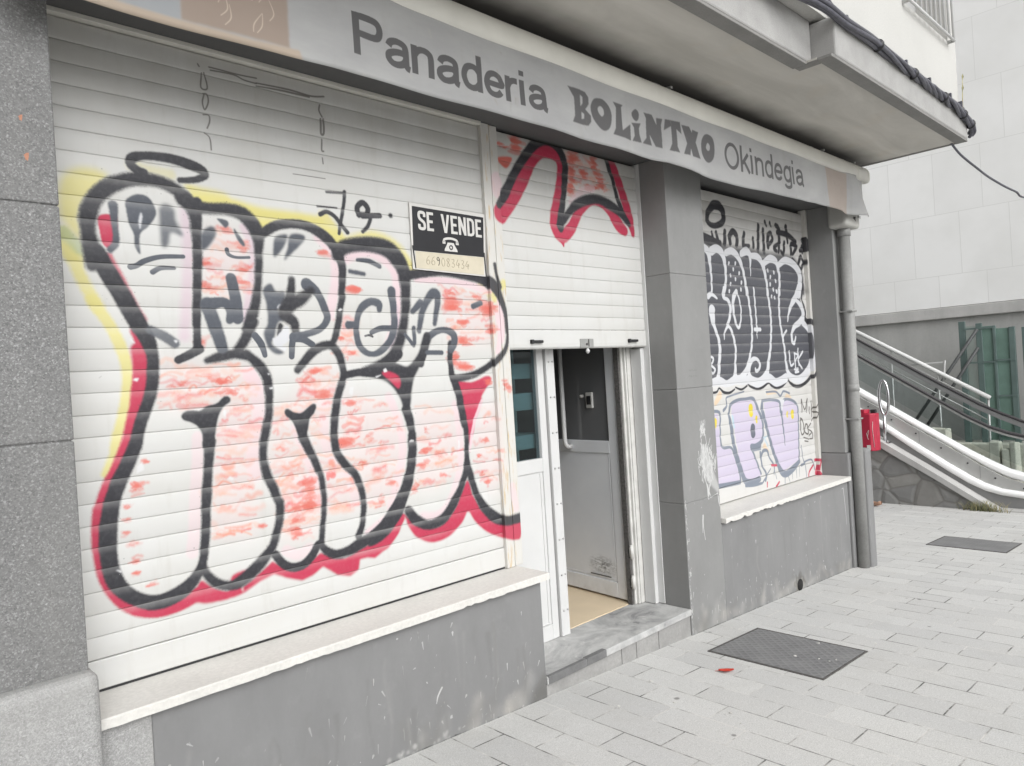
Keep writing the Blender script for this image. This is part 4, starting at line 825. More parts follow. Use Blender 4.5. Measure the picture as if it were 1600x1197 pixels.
def doorm():
    k = NT('white_door_lacquer', .42, 0, .4); s = k.sep(); q = k.n('ShaderNodeVectorMath', operation='DISTANCE'); k.set(q.inputs[0], k.map((0, 1.0, 1.9))); q.inputs[1].default_value = (0, .41, -.44 * 1.9)
    st = k.math('MULTIPLY', k.ramp(q.outputs['Value'], [(.03, 1), (.16, 0)]), k.ramp(k.noise(40, 5, .7, k.map((1, .7, 2))), [(.42, 0), (.6, 1)])); n = k.noise(4, 5)
    b = k.mix(k.ramp(n, [(.3, 0), (.7, 1)]), lin((226, 228, 231)), lin((234, 236, 238))); low = k.math('MULTIPLY', k.ramp(k.math('ADD', s[2], 1), [(.36, 1), (.55, 0)]), k.ramp(k.noise(9, 5), [(.35, 0), (.7, .35)])); b = k.mix(low, b, lin((150, 146, 138))); k.col(k.mix(k.math('MULTIPLY', st, .8), b, lin((60, 58, 56)))); return k.m
M['doorgrey'] = doorm()
def glass_dark():
    k = NT('dark_glass', .12, 0, .5); k.col(lin((112, 113, 114))); return k.m
M['glass'] = glass_dark()
def clear(name, tint, al):
    m = bpy.data.materials.new(name); m.use_nodes = True; t = m.node_tree; t.nodes.remove(t.nodes['Principled BSDF']); o = t.nodes['Material Output']
    tr = t.nodes.new('ShaderNodeBsdfTransparent'); tr.inputs[0].default_value = (*tint, 1); gl = t.nodes.new('ShaderNodeBsdfGlossy'); gl.inputs['Roughness'].default_value = .03; gl.inputs[0].default_value = (.9, .95, .97, 1)
    mx = t.nodes.new('ShaderNodeMixShader'); fr = t.nodes.new('ShaderNodeLayerWeight'); fr.inputs[0].default_value = al
    t.links.new(fr.outputs['Facing'], mx.inputs[0]); t.links.new(tr.outputs[0], mx.inputs[1]); t.links.new(gl.outputs[0], mx.inputs[2]); t.links.new(mx.outputs[0], o.inputs[0]); return m
M['pane'] = clear('window_pane', (.62, .68, .70), .10); M['balus'] = clear('balustrade_glass', (.90, .92, .92), .12)
def clad():
    k = NT('white_cladding_panels', .55, 0, .35); s = k.sep(); cb = k.n('ShaderNodeCombineXYZ'); k.set(cb.inputs[0], k.math('ADD', s[1], 50 * .708 - .31)); k.set(cb.inputs[1], k.math('ADD', s[2], 20 * 1.035 - 2.21))
    o = k.n('ShaderNodeTexBrick'); o.offset = .5; o.inputs['Scale'].default_value = 1; o.inputs['Brick Width'].default_value = .708; o.inputs['Row Height'].default_value = 1.035; o.inputs['Mortar Size'].default_value = .005; o.inputs['Mortar Smooth'].default_value = .2
    o.inputs['Color1'].default_value = (*lin((232, 232, 231)), 1); o.inputs['Color2'].default_value = (*lin((236, 236, 235)), 1); o.inputs['Mortar'].default_value = (*lin((214, 214, 212)), 1); k.set(o.inputs['Vector'], cb.outputs[0])
    n = k.noise(.9, 5); k.col(k.mix(k.ramp(n, [(.4, 0), (.7, .5)]), o.outputs['Color'], lin((214, 214, 211)))); return k.m
M['clad'] = clad()
def concrete(name, c):
    k = NT(name, .85, 0, .25); c = lin(c); n1 = k.noise(1, 6, .65, k.map((1.2, 1.2, .35))); n2 = k.noise(1, 5, .6, k.map((7, 7, .8))); n3 = k.noise(30, 4, .7)
    b = k.mix(k.ramp(n1, [(.3, 0), (.7, 1)]), tuple(v * .8 for v in c), tuple(v * 1.15 for v in c)); b = k.mix(k.ramp(n2, [(.55, 0), (.8, .5)]), b, tuple(v * .62 for v in c)); b = k.mix(k.ramp(n3, [(.5, 0), (.8, .25)]), b, tuple(v * .6 for v in c)); k.col(b); k.bump(n3, .25, .01); return k.m
M['conc'] = concrete('stained_concrete', (172, 172, 170)); M['conc2'] = concrete('concrete_coping', (182, 181, 179))
def rubble():
    k = NT('rubble_masonry', .85, 0, .25); v = k.map((1, 3.3, 3.9)); wn = k.noise(2.2, 3)
    vm = k.n('ShaderNodeVectorMath', operation='MULTIPLY_ADD'); k.set(vm.inputs[0], k.n('ShaderNodeTexNoise').outputs['Color']); vm.inputs[1].default_value = (.5, .5, .5); k.set(vm.inputs[2], v)
    e = k.voro(1, 'DISTANCE_TO_EDGE', 'Distance', vm.outputs[0]); cc = k.voro(1, 'F1', 'Color', vm.outputs[0])
    b = k.mix(k.sep(cc)[0], lin((128, 128, 127)), lin((148, 148, 146))); b = k.mix(k.ramp(k.noise(9, 6, .65), [(.3, 0), (.75, .6)]), b, lin((112, 111, 110))); b = k.mix(k.ramp(k.sep(cc)[1], [(.8, 0), (.95, .15)]), b, lin((138, 132, 120)))
    m = k.ramp(e, [(.015, 1), (.06, 0)]); b = k.mix(k.math('MULTIPLY', m, .6), b, lin((110, 108, 104))); k.col(b)
    h = k.mix(.25, k.ramp(e, [(0, 0), (.14, 1)]), k.noise(12, 5)); k.bump(h, .5, .03); return k.m
M['rubble'] = rubble()
def cover_mat():
    k = NT('cast_iron_cover', .55, .3, .4); s = k.sep()
    wv = k.n('ShaderNodeTexWave', wave_type='BANDS', bands_direction='DIAGONAL'); wv.inputs['Scale'].default_value = 11; k.set(wv.inputs[0], k.co()); wv2 = k.n('ShaderNodeTexWave', wave_type='BANDS', bands_direction='DIAGONAL'); wv2.inputs['Scale'].default_value = 11; k.set(wv2.inputs[0], k.map((-1, 1, 1)))
    n = k.noise(5, 5); h = k.math('MAXIMUM', wv.outputs['Fac'], wv2.outputs['Fac'])
    b = k.mix(k.ramp(n, [(.3, 0), (.7, 1)]), lin((116, 116, 117)), lin((140, 140, 140))); b = k.mix(k.ramp(h, [(.75, 0), (.95, .35)]), b, lin((158, 158, 158))); k.col(b); k.bump(h, .5, .004); return k.m
M['cover'] = cover_mat()
def step_mat():
    k = NT('worn_step_stone', .6, 0, .35); n = k.noise(3.4, 6, .68, None, .8); f = k.noise(26, 5, .7); v = k.noise(1, 5, .6, k.map((9, 9, 1.5)))
    b = k.mix(k.ramp(n, [(.36, 0), (.64, 1)]), lin((146, 146, 146)), lin((196, 196, 194))); b = k.mix(k.ramp(n, [(.24, .9), (.40, 0)]), b, lin((88, 88, 90))); b = k.mix(k.ramp(f, [(.56, 0), (.76, .5)]), b, lin((206, 205, 202))); b = k.mix(k.ramp(v, [(.62, 0), (.72, .5)]), b, lin((218, 217, 212)))
    k.col(b); k.bump(f, .2, .004); return k.m
M['step'] = step_mat(); M['riser'] = stone('step_riser_stone', (150, 149, 147), 5, .22, .7, .3, 60); M['hole'] = plain('dark_hole', (34, 33, 32), .9)
M['steptile'] = stone('dark_step_tile', (112, 112, 112), 9, .2, .6, .2)
M['signblack'] = plain('black_sign_board', (40, 40, 43), .35, 0, .12, 8); M['signwhite'] = plain('white_sign_print', (204, 202, 198), .5, 0, .03, 9); M['signcream'] = plain('faded_cream_label', (200, 192, 172), .6, 0, .05, 18); M['pencil'] = plain('faded_pen_ink', (164, 154, 134), .7); M['pencil2'] = plain('black_pen_ink', (62, 60, 58), .7)
M['red'] = plain('red_plastic', (168, 38, 62), .45, 0, .08, 8); M['redleaf'] = plain('red_leaf', (176, 58, 44), .6, 0, .25, 60); M['brownleaf'] = plain('brown_leaf', (158, 124, 104), .7, 0, .2, 40); M['weed'] = plain('dry_weed', (122, 124, 94), .8, 0, .3, 20); M['weed2'] = plain('straw', (168, 158, 118), .8, 0, .2, 20)
M['green'] = plain('green_powder_coat', (112, 138, 128), .5, 0, .12, 4); M['green2'] = plain('dark_green_post', (92, 108, 105), .5, 0, .12, 4); M['handrail'] = plain('escalator_handrail_rubber', (66, 64, 66), .4, 0, .08, 9); M['escw'] = plain('white_escalator_deck', (240, 240, 239), .3, 0, .02, 4); M['escg'] = plain('brushed_escalator_panel', (172, 172, 170), .38, .25, .05, 6); M['escs'] = plain('grey_escalator_skirt', (136, 136, 136), .45, .2, .06, 5)
M['block'] = stone('pale_stone_block', (206, 205, 192), 8, .12, .85, .3, 40); M['reflection'] = plain('pale_teal_reflection', (150, 178, 176), .4, 0, .05, 5); M['rubberg'] = plain('blackened_gasket', (88, 86, 84), .8, 0, .45, 70)
M['peel'] = stone('peeling_white_paint', (196, 194, 190), 30, .3, .7, .3, 160)
# ------------------------------------------------------------------ ground (falls gently to the right along the facade)
def gz(x): return -.6137 - .052 * x
m = MB(); m.add([(x, y, gz(x)) for y in (-45, 45) for x in (-45, 45)], [(0, 1, 3, 2)])
tag(obj('pavement', m, M['pave']), kind='structure')

# ------------------------------------------------------------------ the shop building
B = thing('shop_building', 'grey painted shop front under a concrete slab, its roller shutters sprayed with graffiti', 'building', (3.5, 0, gz(3.5)))
obj('base_wall', MB().box(.795, 2.68, -.22, .1, -1.15, -.153), M['grey'], B, .006, paintF.uv)
tag(obj('terrazzo_strip', MB().box(.60, .795, -.222, .1, -1.15, -.153), M['terr2'], B, .004), 'worn speckled strip at the left end below the sill')
obj('base_wall', MB().box(4.462, 6.60, -.22, .1, -1.25, -.186), M['grey'], B, .006, paintF.uv)
def sill(x0, x1, zt, chips, seed, yf=-.255, yb=.08, th=.038):
    rr = random.Random(seed); n = 90; xs = [x0 + (x1 - x0) * i / n for i in range(n + 1)]; low = []
    for i, x in enumerate(xs):
        c = 0
        for (a, b, d) in chips:
            if a < x < b: c += rr.uniform(0, d)
        low.append(zt - th + c + rr.uniform(0, .0012))
    mb = MB(); rows = []
    for i, x in enumerate(xs):
        yw = yf + rr.uniform(0, .0015) + (low[i] - zt + th) * .35
        rows.append([(x, yb, zt), (x, yf + .006, zt - .004), (x, yw, zt - .009), (x, yw, low[i]), (x, yb, low[i])])
    vs = [p for r in rows for p in r]; fs = []
    for i in range(n):
        for k in range(5): fs.append((i * 5 + k, i * 5 + (k + 1) % 5, i * 5 + 5 + (k + 1) % 5, i * 5 + 5 + k))
    fs += [(4, 3, 2, 1, 0), tuple(n * 5 + k for k in range(5))]
    return mb.add(vs, fs)
obj('window_sill', sill(.632, 2.715, -.112, [(2.15, 2.3, .006), (2.4, 2.5, .004), (1.2, 1.5, .003)], 2), M['sill'], B)
tag(obj('window_sill', sill(4.468, 6.598, -.142, [(4.47, 4.56, .02), (4.66, 4.74, .018), (4.83, 5.25, .012), (5.3, 5.5, .008)], 4), M['sill'], B), 'cream stone sill with a chipped front edge')
pil = MB()
for a, b in ((-1.15, .774), (.778, 1.503), (1.507, 2.9)): pil.box(-3.2, .604, -.285, .12, a, b)
pil.box(-3.19, .598, -.279, .11, -1.1, 2.88)
for a_, b_, c_ in ((.515, 1.759, .011), (.524, 1.643, .014)):
    mm = MB(); mm.add([(a_ + c_ * (.45 + .3 * math.sin(q * 2.3)) * math.cos(q * .698), -.2862, b_ + c_ * (1 + .5 * math.sin(q * 1.7)) * math.sin(q * .698)) for q in range(9)], [tuple(range(9))[::-1]])
    rust = mm if a_ == .515 else rust.add(mm.v, mm.f)
p = obj('terrazzo_pillar', pil, M['terr'], B, .005)
obj('rust_stain', rust, plain('orange_rust', (176, 128, 106), .8, 0, .15, 60), p)
obj('plinth', MB().box(-3.25, .624, -.335, .12, -1.15, .066), M['terr2'], p, .034, seg=4)
def pier(x0, x1, uv=True):
    mb = MB()
    for a, b in ((-1.25, .018), (.021, .7555), (.7585, 1.5015), (1.5045, 2.252)): mb.box(x0, x1, -.22, .16, a, b)
    return mb.box(x0 + .004, x1 - .004, -.216, .15, -1.2, 2.25)
obj('pier', pier(4.03, 4.462), M['pier'], B, .004, paintF.uv)
pr = obj('pier', MB().box(6.60, 6.865, -.22, .16, .06, 2.252), M['pier'], B, .005, paintF.uv)
obj('plinth', MB().box(6.602, 6.872, -.24, .16, -1.25, .058), M['grey'], pr, .01, paintF.uv)
obj('lintel', MB().box(.60, 6.865, -.22, .16, 2.253, 2.66), M['lint'], B, .004)
obj('side_wall', MB().box(6.56, 6.862, .162, 7, -1.3, 2.66), M['side'], B)
st = MB(); xs = [2.682, 3.31, 3.45, 3.675, 4.028]
for a, b in zip(xs[:-1], xs[1:]): st.box(a + .0028, b - .0028, -.214, -.05, -1.0, -.694)
st.box(2.684, 4.026, -.205, .0, -1.0, -.696)
s_ = obj('door_step', MB().box(2.682, 4.029, -.226, .165, -.692, -.652), M['step'], B, .006)
obj('riser', st, M['riser'], s_, .003)
tag(obj('edge_tile', MB().box(2.69, 2.99, -.229, -.205, -.69, -.6495).box(2.994, 3.16, -.229, -.196, -.69, -.6495), M['steptile'], s_, .002), 'dark tile strip along the step edge')
rm = MB().box(.7, .75, .2, 3.4, -.7, 2.4).box(5.2, 5.25, .2, 3.4, -.7, 2.4).box(.7, 5.25, 3.4, 3.45, -.7, 2.4).box(.7, 5.25, .18, 3.45, 2.4, 2.45).box(.7, 2.76, .22, .26, -.7, 2.4).box(4.07, 5.25, .22, .26, -.7, 2.4)
obj('interior_wall', rm, M['dark'], B)
obj('shop_floor', MB().box(.7, 5.25, .166, 3.4, -.70, -.648), M['tan'], B)
# overhanging slab and the storey above it
sl = obj('balcony_slab', MB().box(-3.2, 4.47, -1.02, .3, 2.668, 2.93).box(4.47, 7.17, -1.165, .3, 2.670, 2.912), M['slab'], B, .012)
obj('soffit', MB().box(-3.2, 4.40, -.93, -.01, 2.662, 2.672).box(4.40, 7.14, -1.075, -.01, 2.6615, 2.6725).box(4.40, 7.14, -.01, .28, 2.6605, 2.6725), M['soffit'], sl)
obj('drip_band', MB().box(-3.2, 4.402, -1.017, -.93, 2.652, 2.669).box(4.404, 7.165, -1.162, -1.075, 2.653, 2.671).box(4.404, 4.47, -1.074, -.94, 2.6535, 2.669).box(7.14, 7.166, -1.074, .28, 2.654, 2.671), M['band'], sl, .003)
uw = MB().box(-3.2, 5.88, -1.10, 1.5, 2.93, 6.2).box(5.88, 7.0, -1.10, -.86, 2.914, 3.475).box(7.0, 7.215, -1.10, 1.5, 2.914, 6.2).box(5.88, 7.0, -.86, -.80, 2.914, 6.2).box(5.88, 7.0, -1.10, -.86, 5.1, 6.2)
obj('upper_wall', uw, M['plaster'], B)
g = obj('window_grille', MB().tube([(5.90, -1.15, 3.462), (7.0, -1.15, 3.462)], .011, 8), M['white'], B); obj('top_rail', MB().tube([(5.90, -1.15, 5.0), (7.0, -1.15, 5.0)], .011, 8), M['white'], g)
for k in range(10): obj('bar', MB().tube([(5.93 + .117 * k, -1.15, 3.462), (5.93 + .117 * k, -1.15, 5.0)], .0105, 8), M['white'], g)
for x in (6.985, 5.905): obj('bracket', MB().box(x, x + .015, -1.15, -1.09, 3.45, 3.475), M['zinc'], g)
obj('window_pane', MB().box(5.88, 7.0, -.875, -.862, 3.475, 5.1), plain('pale_blind', (178, 178, 177), .5), B)
h = MB().tube([(5.57, -.2235, -.862), (5.57, -.19, -.862)], .046, 16); obj('drain_hole', h, M['hole'], B)

# unseen house added outside the frame to block side light from the left
NB = thing('light_blocking_house', 'unseen plain rendered house added left of the shop to block side light', 'building', (-8, -3, gz(-8)))
nbw = MB().box(-13, -4.6, -7.0, -.2, -1, 11); obj('wall', nbw, M['side'], NB, .02)  # wall of the added house, blocks side light
for zz in (1.0, 4.2, 7.4):
    for yy in (-5.8, -3.6, -1.6):
        f_ = obj('added_house_window', MB().box(-4.6, -4.56, yy - .55, yy + .55, zz, zz + 1.5), M['white'], NB, .004); obj('pane', MB().box(-4.559, -4.555, yy - .47, yy + .47, zz + .08, zz + 1.42), M['glass'], f_)  # windows and panes of the added light-blocking house
# ------------------------------------------------------------------ roller shutters
def slats(mb, x0, x1, z0, n, P, amp, yb):
    ts = [0, .03, .08, .18, .32, .5, .68, .82, .92, .97, 1]
    for i in range(n):
        zz = z0 + i * P; pr_ = [(yb + .0022, zz + .0003), (yb + .0002, zz + .0008)] + [(yb - amp * math.sin(math.pi * t) ** .75, zz + .002 + t * (P - .004)) for t in ts[1:-1]] + [(yb + .0002, zz + P - .0008), (yb + .0022, zz + P - .0003)]
        nn = len(pr_); j = [random.Random(i * 7 + n).gauss(0, .0005) for _ in range(2)]
        mb.add([(x0, a + j[0], b) for a, b in pr_] + [(x1, a + j[1], b) for a, b in pr_], [(q, q + 1, nn + q + 1, nn + q) for q in range(nn - 1)], True)
    return mb.box(x0, x1, yb + .003, yb + .007, z0, z0 + n * P)
P_ = .077
S1 = thing('roller_shutter', 'closed white roller shutter covered in huge pink, red and black bubble letter graffiti', 'roller shutter', (1.62, 0, -.112), 'roller shutters of the shop front')
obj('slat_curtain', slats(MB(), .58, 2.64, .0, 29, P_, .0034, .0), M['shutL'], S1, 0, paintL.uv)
obj('bottom_bar', MB().prism([(-.004, -.104), (-.006, -.1), (-.006, -.006), (-.004, -.002), (.012, -.002), (.012, -.104)], .58, 2.64), M['shutL'], S1, .002, paintL.uv)
obj('rubber_seal', MB().box(.60, 2.64, -.002, .01, -.113, -.104), M['black'], S1)
obj('guide_rail', MB().box(2.644, 2.698, -.022, .03, -.1115, 2.25).box(2.6385, 2.6445, -.026, .03, -.1115, 2.25), M['rail'], S1, .004, paintL.uv)
obj('top_trim', MB().box(.58, 2.64, -.03, .04, 2.236, 2.2525), M['cass'], S1, .002)
S2 = thing('roller_shutter', 'half raised white roller shutter over the doorway, red and black paint at its top', 'roller shutter', (3.4, 0, 1.05), 'roller shutters of the shop front')
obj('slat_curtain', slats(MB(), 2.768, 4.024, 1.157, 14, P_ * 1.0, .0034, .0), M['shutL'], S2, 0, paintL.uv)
bb = obj('bottom_bar', MB().prism([(-.003, 1.052), (-.006, 1.058), (-.006, 1.15), (-.004, 1.155), (.014, 1.155), (.014, 1.046), (.004, 1.046)], 2.768, 4.024), M['shutL'], S2, .002, paintL.uv)
for hx in (2.978, 3.872): obj('pull_handle', MB().box(hx - .047, hx + .047, -.024, -.006, 1.080, 1.096).box(hx - .047, hx - .030, -.026, -.005, 1.076, 1.100), M['black'], bb, .004)
lk = obj('lock_plate', MB().box(3.355, 3.476, -.013, -.0062, 1.049, 1.103), M['zinc'], bb, .002)
obj('keyhole_cover', MB().box(3.425, 3.432, -.016, -.0132, 1.055, 1.10).tube([(3.41, -.0135, 1.07), (3.41, -.017, 1.07)], .008, 12), M['rubberg'], bb)
obj('end_knob', MB().tube([(3.423, -.006, 1.046), (3.423, -.006, 1.028), (3.423, -.006, 1.014)], [.006, .014, .005], 12), M['white'], bb)
obj('guide_rail', MB().box(2.7035, 2.760, -.020, .03, -.1115, 2.25), M['rail'], S2, .004, paintL.uv)
tag(obj('guide_rail', MB().box(4.0225, 4.0295, -.03, .10, -.649, 2.25).box(3.985, 4.022, .016, .10, -.649, 1.04), M['white'], S2, .003), 'clean white rail against the grey pier')
S3 = thing('roller_shutter', 'closed roller shutter on the right with black and white bubble graffiti above lilac letters', 'roller shutter', (5.5, .03, -.142), 'roller shutters of the shop front')
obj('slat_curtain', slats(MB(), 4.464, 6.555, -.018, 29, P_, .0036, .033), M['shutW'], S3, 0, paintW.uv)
obj('bottom_bar', MB().box(4.464, 6.555, .028, .048, -.136, -.02), M['shutW'], S3, .003, paintW.uv)
obj('guide_rail', MB().box(6.556, 6.598, -.004, .06, -.1405, 2.25), M['railW'], S3, .004, paintW.uv)

# ------------------------------------------------------------------ the doorway behind the half raised shutter
D = thing('shop_door', 'white glazed shop door standing open into the dark interior', 'door', (3.5, .14, -.65))
fr = obj('side_panel', MB().box(2.70, 2.815, .12, .17, -.650, 1.6).box(3.105, 3.158, .12, .17, -.650, 1.6).box(2.815, 3.105, .12, .17, .335, .415).box(2.815, 3.105, .12, .17, -.650, -.56).box(2.815, 3.105, .127, .165, -.56, .335), M['white'], D, .004)
obj('glass_pane', MB().box(2.815, 3.105, .142, .148, .415, 1.6), M['pane'], fr)
obj('raised_moulding', MB().box(2.80, 3.085, .1225, .128, -.555, -.548).box(3.078, 3.085, .1225, .128, -.548, .328), M['white'], fr, .002)
tag(obj('worn_stop', MB().box(2.83, 2.93, .108, .126, -.50, -.2), M['peel'], fr, .006), 'peeling strip below the sill end')
sp = obj('bolted_plate', MB().box(3.166, 3.236, .104, .15, -.650, 1.6), M['white'], D, .003)
for k in range(8):
    for dx in (-.016, .017): obj('bolt', MB().disc((3.203 + dx, .1025, -.50 + .211 * k), .0055, 1, 8, .006), M['zinc'], sp)
jb = obj('jamb', MB().box(3.925, 4.0215, .104, .16, -.650, 1.6).box(3.905, 3.925, .12, .17, -.650, 1.6), M['white2'], D, .004)
obj('gasket', MB().box(3.885, 3.904, .13, .17, -.650, 1.6).box(3.9405, 3.9445, .1025, .106, -.650, 1.6), M['rubberg'], jb, .002)
# leaf hinged on the right jamb, swung in a little past square; local run along its own width then turned
th = R(6); hx, hy = 3.905, .185
def lf(mb):
    out = []
    for (a, b, z) in mb.v:            # a = distance from the hinge, b = thickness (towards the room's left is negative)
        out.append((hx + a * math.sin(th) + b * math.cos(th), hy + a * math.cos(th) - b * math.sin(th), z))
    mb.v = out; return mb
lm = MB().box(0, .085, 0, .045, -.635, 1.6).box(.66, .75, 0, .045, -.635, 1.6).box(.085, .66, 0, .045, .345, .43).box(.085, .66, 0, .045, -.635, -.53).box(.085, .66, .008, .04, -.53, .345)
leaf = obj('door_leaf', lf(lm), M['doorgrey'], D, .004)
obj('glass_pane', lf(MB().box(.085, .66, .015, .022, .43, 1.6)), M['glass'], leaf)
obj('panel_moulding', lf(MB().box(.10, .65, .0045, .009, -.515, -.511).box(.10, .104, .0045, .009, -.511, .335)), M['doorgrey'], leaf, .002)
hm = lf(MB().tube([(.46, -.001, .385), (.46, -.035, .385), (.46, -.055, .40), (.462, -.06, .43), (.462, -.06, 1.5)], .0165, 10)); obj('pull_handle', hm, M['white'], leaf)
lkp = obj('lock_case', lf(MB().box(.22, .285, -.004, .014, .655, .765)), M['white2'], leaf, .006)
obj('keyhole', lf(MB().box(.232, .272, -.0062, -.0042, .68, .74)), M['black'], leaf)
obj('latch_knob', lf(MB().tube([(.325, .014, .74), (.325, -.012, .74)], .011, 10)), M['white2'], leaf)
obj('scuff_mark', lf(MB().box(.14, .34, -.0012, -.0004, -.508, -.50)), M['rubberg'], leaf)
for z in (-.30, -.50, 1.2): obj('hinge', MB().tube([(3.893, .118, z - .045), (3.893, .118, z + .045)], .012, 10).box(3.885, 3.90, .118, .14, z - .03, z + .03), M['white2'], leaf)
SH = thing('reflection_boards', 'pale teal boards, added as mirrored street bands, behind the narrow glass side panel', 'reflection', (2.88, .32, -.648))  # boards added to stand in for street reflections in the pane
for a_, b_ in ((.47, .555), (.70, .80), (.885, .975)): obj('board', MB().box(2.55, 3.2, .19, .40, a_, b_), M['reflection'], SH, .004)  # added boards standing in for street reflections
for x in (3.165, 2.55): obj('reflection_upright', MB().box(x, x + .03, .405, .43, -.648, 1.6), M['reflection'], SH, .003)
obj('reflection_back_board', MB().box(2.55, 3.2, .435, .45, -.648, 1.6), plain('reflection_back', (92, 96, 108), .5), SH)

# ------------------------------------------------------------------ for-sale sign
SG = thing('for_sale_sign', 'black SE VENDE sign with a telephone symbol and faded number strip on the shutter', 'sign', (2.40, -.008, 1.44))
bd = obj('board', MB().poly([(2.152, 1.768), (2.645, 1.765), (2.624, 1.434), (2.152, 1.446)], -.0125, -.006), M['signwhite'], SG)
obj('black_field', MB().poly([(2.167, 1.752), (2.629, 1.746), (2.616, 1.536), (2.160, 1.536)], -.0145, -.0126), M['signblack'], bd)
obj('number_strip', MB().poly([(2.172, 1.5335), (2.614, 1.5335), (2.611, 1.442), (2.170, 1.452)], -.0140, -.0126), M['signcream'], bd)
obj('edge_tape', MB().poly([(2.153, 1.56), (2.161, 1.56), (2.170, 1.45), (2.165, 1.45)], -.0146, -.0126).poly([(2.616, 1.56), (2.624, 1.56), (2.628, 1.434), (2.622, 1.434)], -.0146, -.0126), M['black'], bd)
def bar_letter(mb, ch, x, z, w, h, t, y0=-.0162, y1=-.0146):
    b = lambda a, c, d, e: mb.box(x + a * w, x + c * w, y0, y1, z + d * h, z + e * h)
    tx, tz = t / w, t / h * .92
    if ch == 'E':
        b(0, tx, 0, 1); b(tx, 1, 0, tz); b(tx, 1, 1 - tz, 1); b(tx, .88, .5 - tz / 2, .5 + tz / 2)
    elif ch == 'D':
        o = [(0, 0), (.55, 0), (.85, .06), (1, .2), (1, .8), (.85, .94), (.55, 1), (0, 1)]; i = [(tx, tz), (.5, tz), (.64, tz + .03), (1 - tx, .25), (1 - tx, .75), (.64, 1 - tz - .03), (.5, 1 - tz), (tx, 1 - tz)]
        ring(mb, [(x + a * w, z + c * h) for a, c in o], [(x + a * w, z + c * h) for a, c in i], y0, y1)
    elif ch == 'N':
        b(0, tx, 0, 1); b(1 - tx, 1, 0, 1); mb.poly([(x + tx * w, z + h), (x + tx * w, z + .55 * h), (x + (1 - tx) * w, z), (x + (1 - tx) * w, z + .45 * h)], y0, y1)
    elif ch == 'V':
        mb.poly([(x, z + h), (x + t * 1.05, z + h), (x + .5 * w, z + .27 * h), (x + .5 * w, z), (x + .5 * w - t * .55, z)], y0, y1); mb.poly([(x + w, z + h), (x + w - t * 1.05, z + h), (x + .5 * w, z + .27 * h), (x + .5 * w, z), (x + .5 * w + t * .55, z)], y0, y1)
    elif ch == 'S':
        c = smooth([(.86, .70), (.86, .86), (.7, .925), (.3, .925), (.14, .85), (.14, .68), (.28, .57), (.72, .43), (.86, .30), (.86, .15), (.7, .075), (.3, .075), (.14, .14), (.14, .30)], False, 4)
        ribbon(mb, [(x + a * w, z + q * h) for a, q in c], t, y0, y1)
def ring(mb, o, i, y0, y1):
    n = len(o); vs = [(a, y0, c) for a, c in o] + [(a, y0, c) for a, c in i] + [(a, y1, c) for a, c in o] + [(a, y1, c) for a, c in i]; fs = []
    for k in range(n):
        q = (k + 1) % n; fs += [(k, q, n + q, n + k), (2 * n + k, 3 * n + k, 3 * n + q, 2 * n + q), (k, 2 * n + k, 2 * n + q, q), (n + k, n + q, 3 * n + q, 3 * n + k)]
    mb.add(vs, fs)
def ribbon(mb, c, t, y0, y1):
    L = []; Rr = []
    for i, p in enumerate(c):
        a, b = c[max(i - 1, 0)], c[min(i + 1, len(c) - 1)]; dx, dz = b[0] - a[0], b[1] - a[1]; l = math.hypot(dx, dz) or 1
        L.append((p[0] - dz / l * t / 2, p[1] + dx / l * t / 2)); Rr.append((p[0] + dz / l * t / 2, p[1] - dx / l * t / 2))
    for i in range(len(c) - 1): mb.add([(q[0], y, q[1]) for y in (y0, y1) for q in (L[i], L[i + 1], Rr[i + 1], Rr[i])], [(0, 1, 2, 3), (7, 6, 5, 4), (0, 4, 5, 1), (2, 6, 7, 3)])
x = 2.197
for ch, wd in (('S', .045), ('E', .041), (' ', .040), ('V', .054), ('E', .042), ('N', .050), ('D', .048), ('E', .041)):
    lt = MB()
    if ch != ' ': bar_letter(lt, ch, x, 1.640 - (x - 2.197) * .006, wd, .093, .0145); obj('letter', lt, M['signwhite'], bd)
    x += wd + (.0085 if ch != ' ' else 0)
ph = MB(); X0, Z0 = 2.394, 1.548; y0, y1 = -.0162, -.0146
ph.poly([(X0 - .042, Z0), (X0 + .042, Z0), (X0 + .040, Z0 + .010), (X0 + .024, Z0 + .034), (X0 + .020, Z0 + .044), (X0 - .020, Z0 + .044), (X0 - .024, Z0 + .034), (X0 - .040, Z0 + .010)], y0, y1)
ribbon(ph, smooth([(X0 - .045, Z0 + .046), (X0 - .040, Z0 + .058), (X0 - .02, Z0 + .064), (X0, Z0 + .0655), (X0 + .02, Z0 + .064), (X0 + .040, Z0 + .058), (X0 + .045, Z0 + .046)], False, 4), .0115, y0, y1)
ph.box(X0 - .052, X0 - .034, y0, y1, Z0 + .036, Z0 + .050).box(X0 + .034, X0 + .052, y0, y1, Z0 + .036, Z0 + .050)
obj('telephone_symbol', ph, M['signwhite'], bd)
dl = MB(); ring(dl, [(X0 + .0125 * math.cos(a * .5236), Z0 + .020 + .0125 * math.sin(a * .5236)) for a in range(12)], [(X0 + .0065 * math.cos(a * .5236), Z0 + .020 + .0065 * math.sin(a * .5236)) for a in range(12)], -.0175, -.0163); obj('dial', dl, M['signblack'], bd)
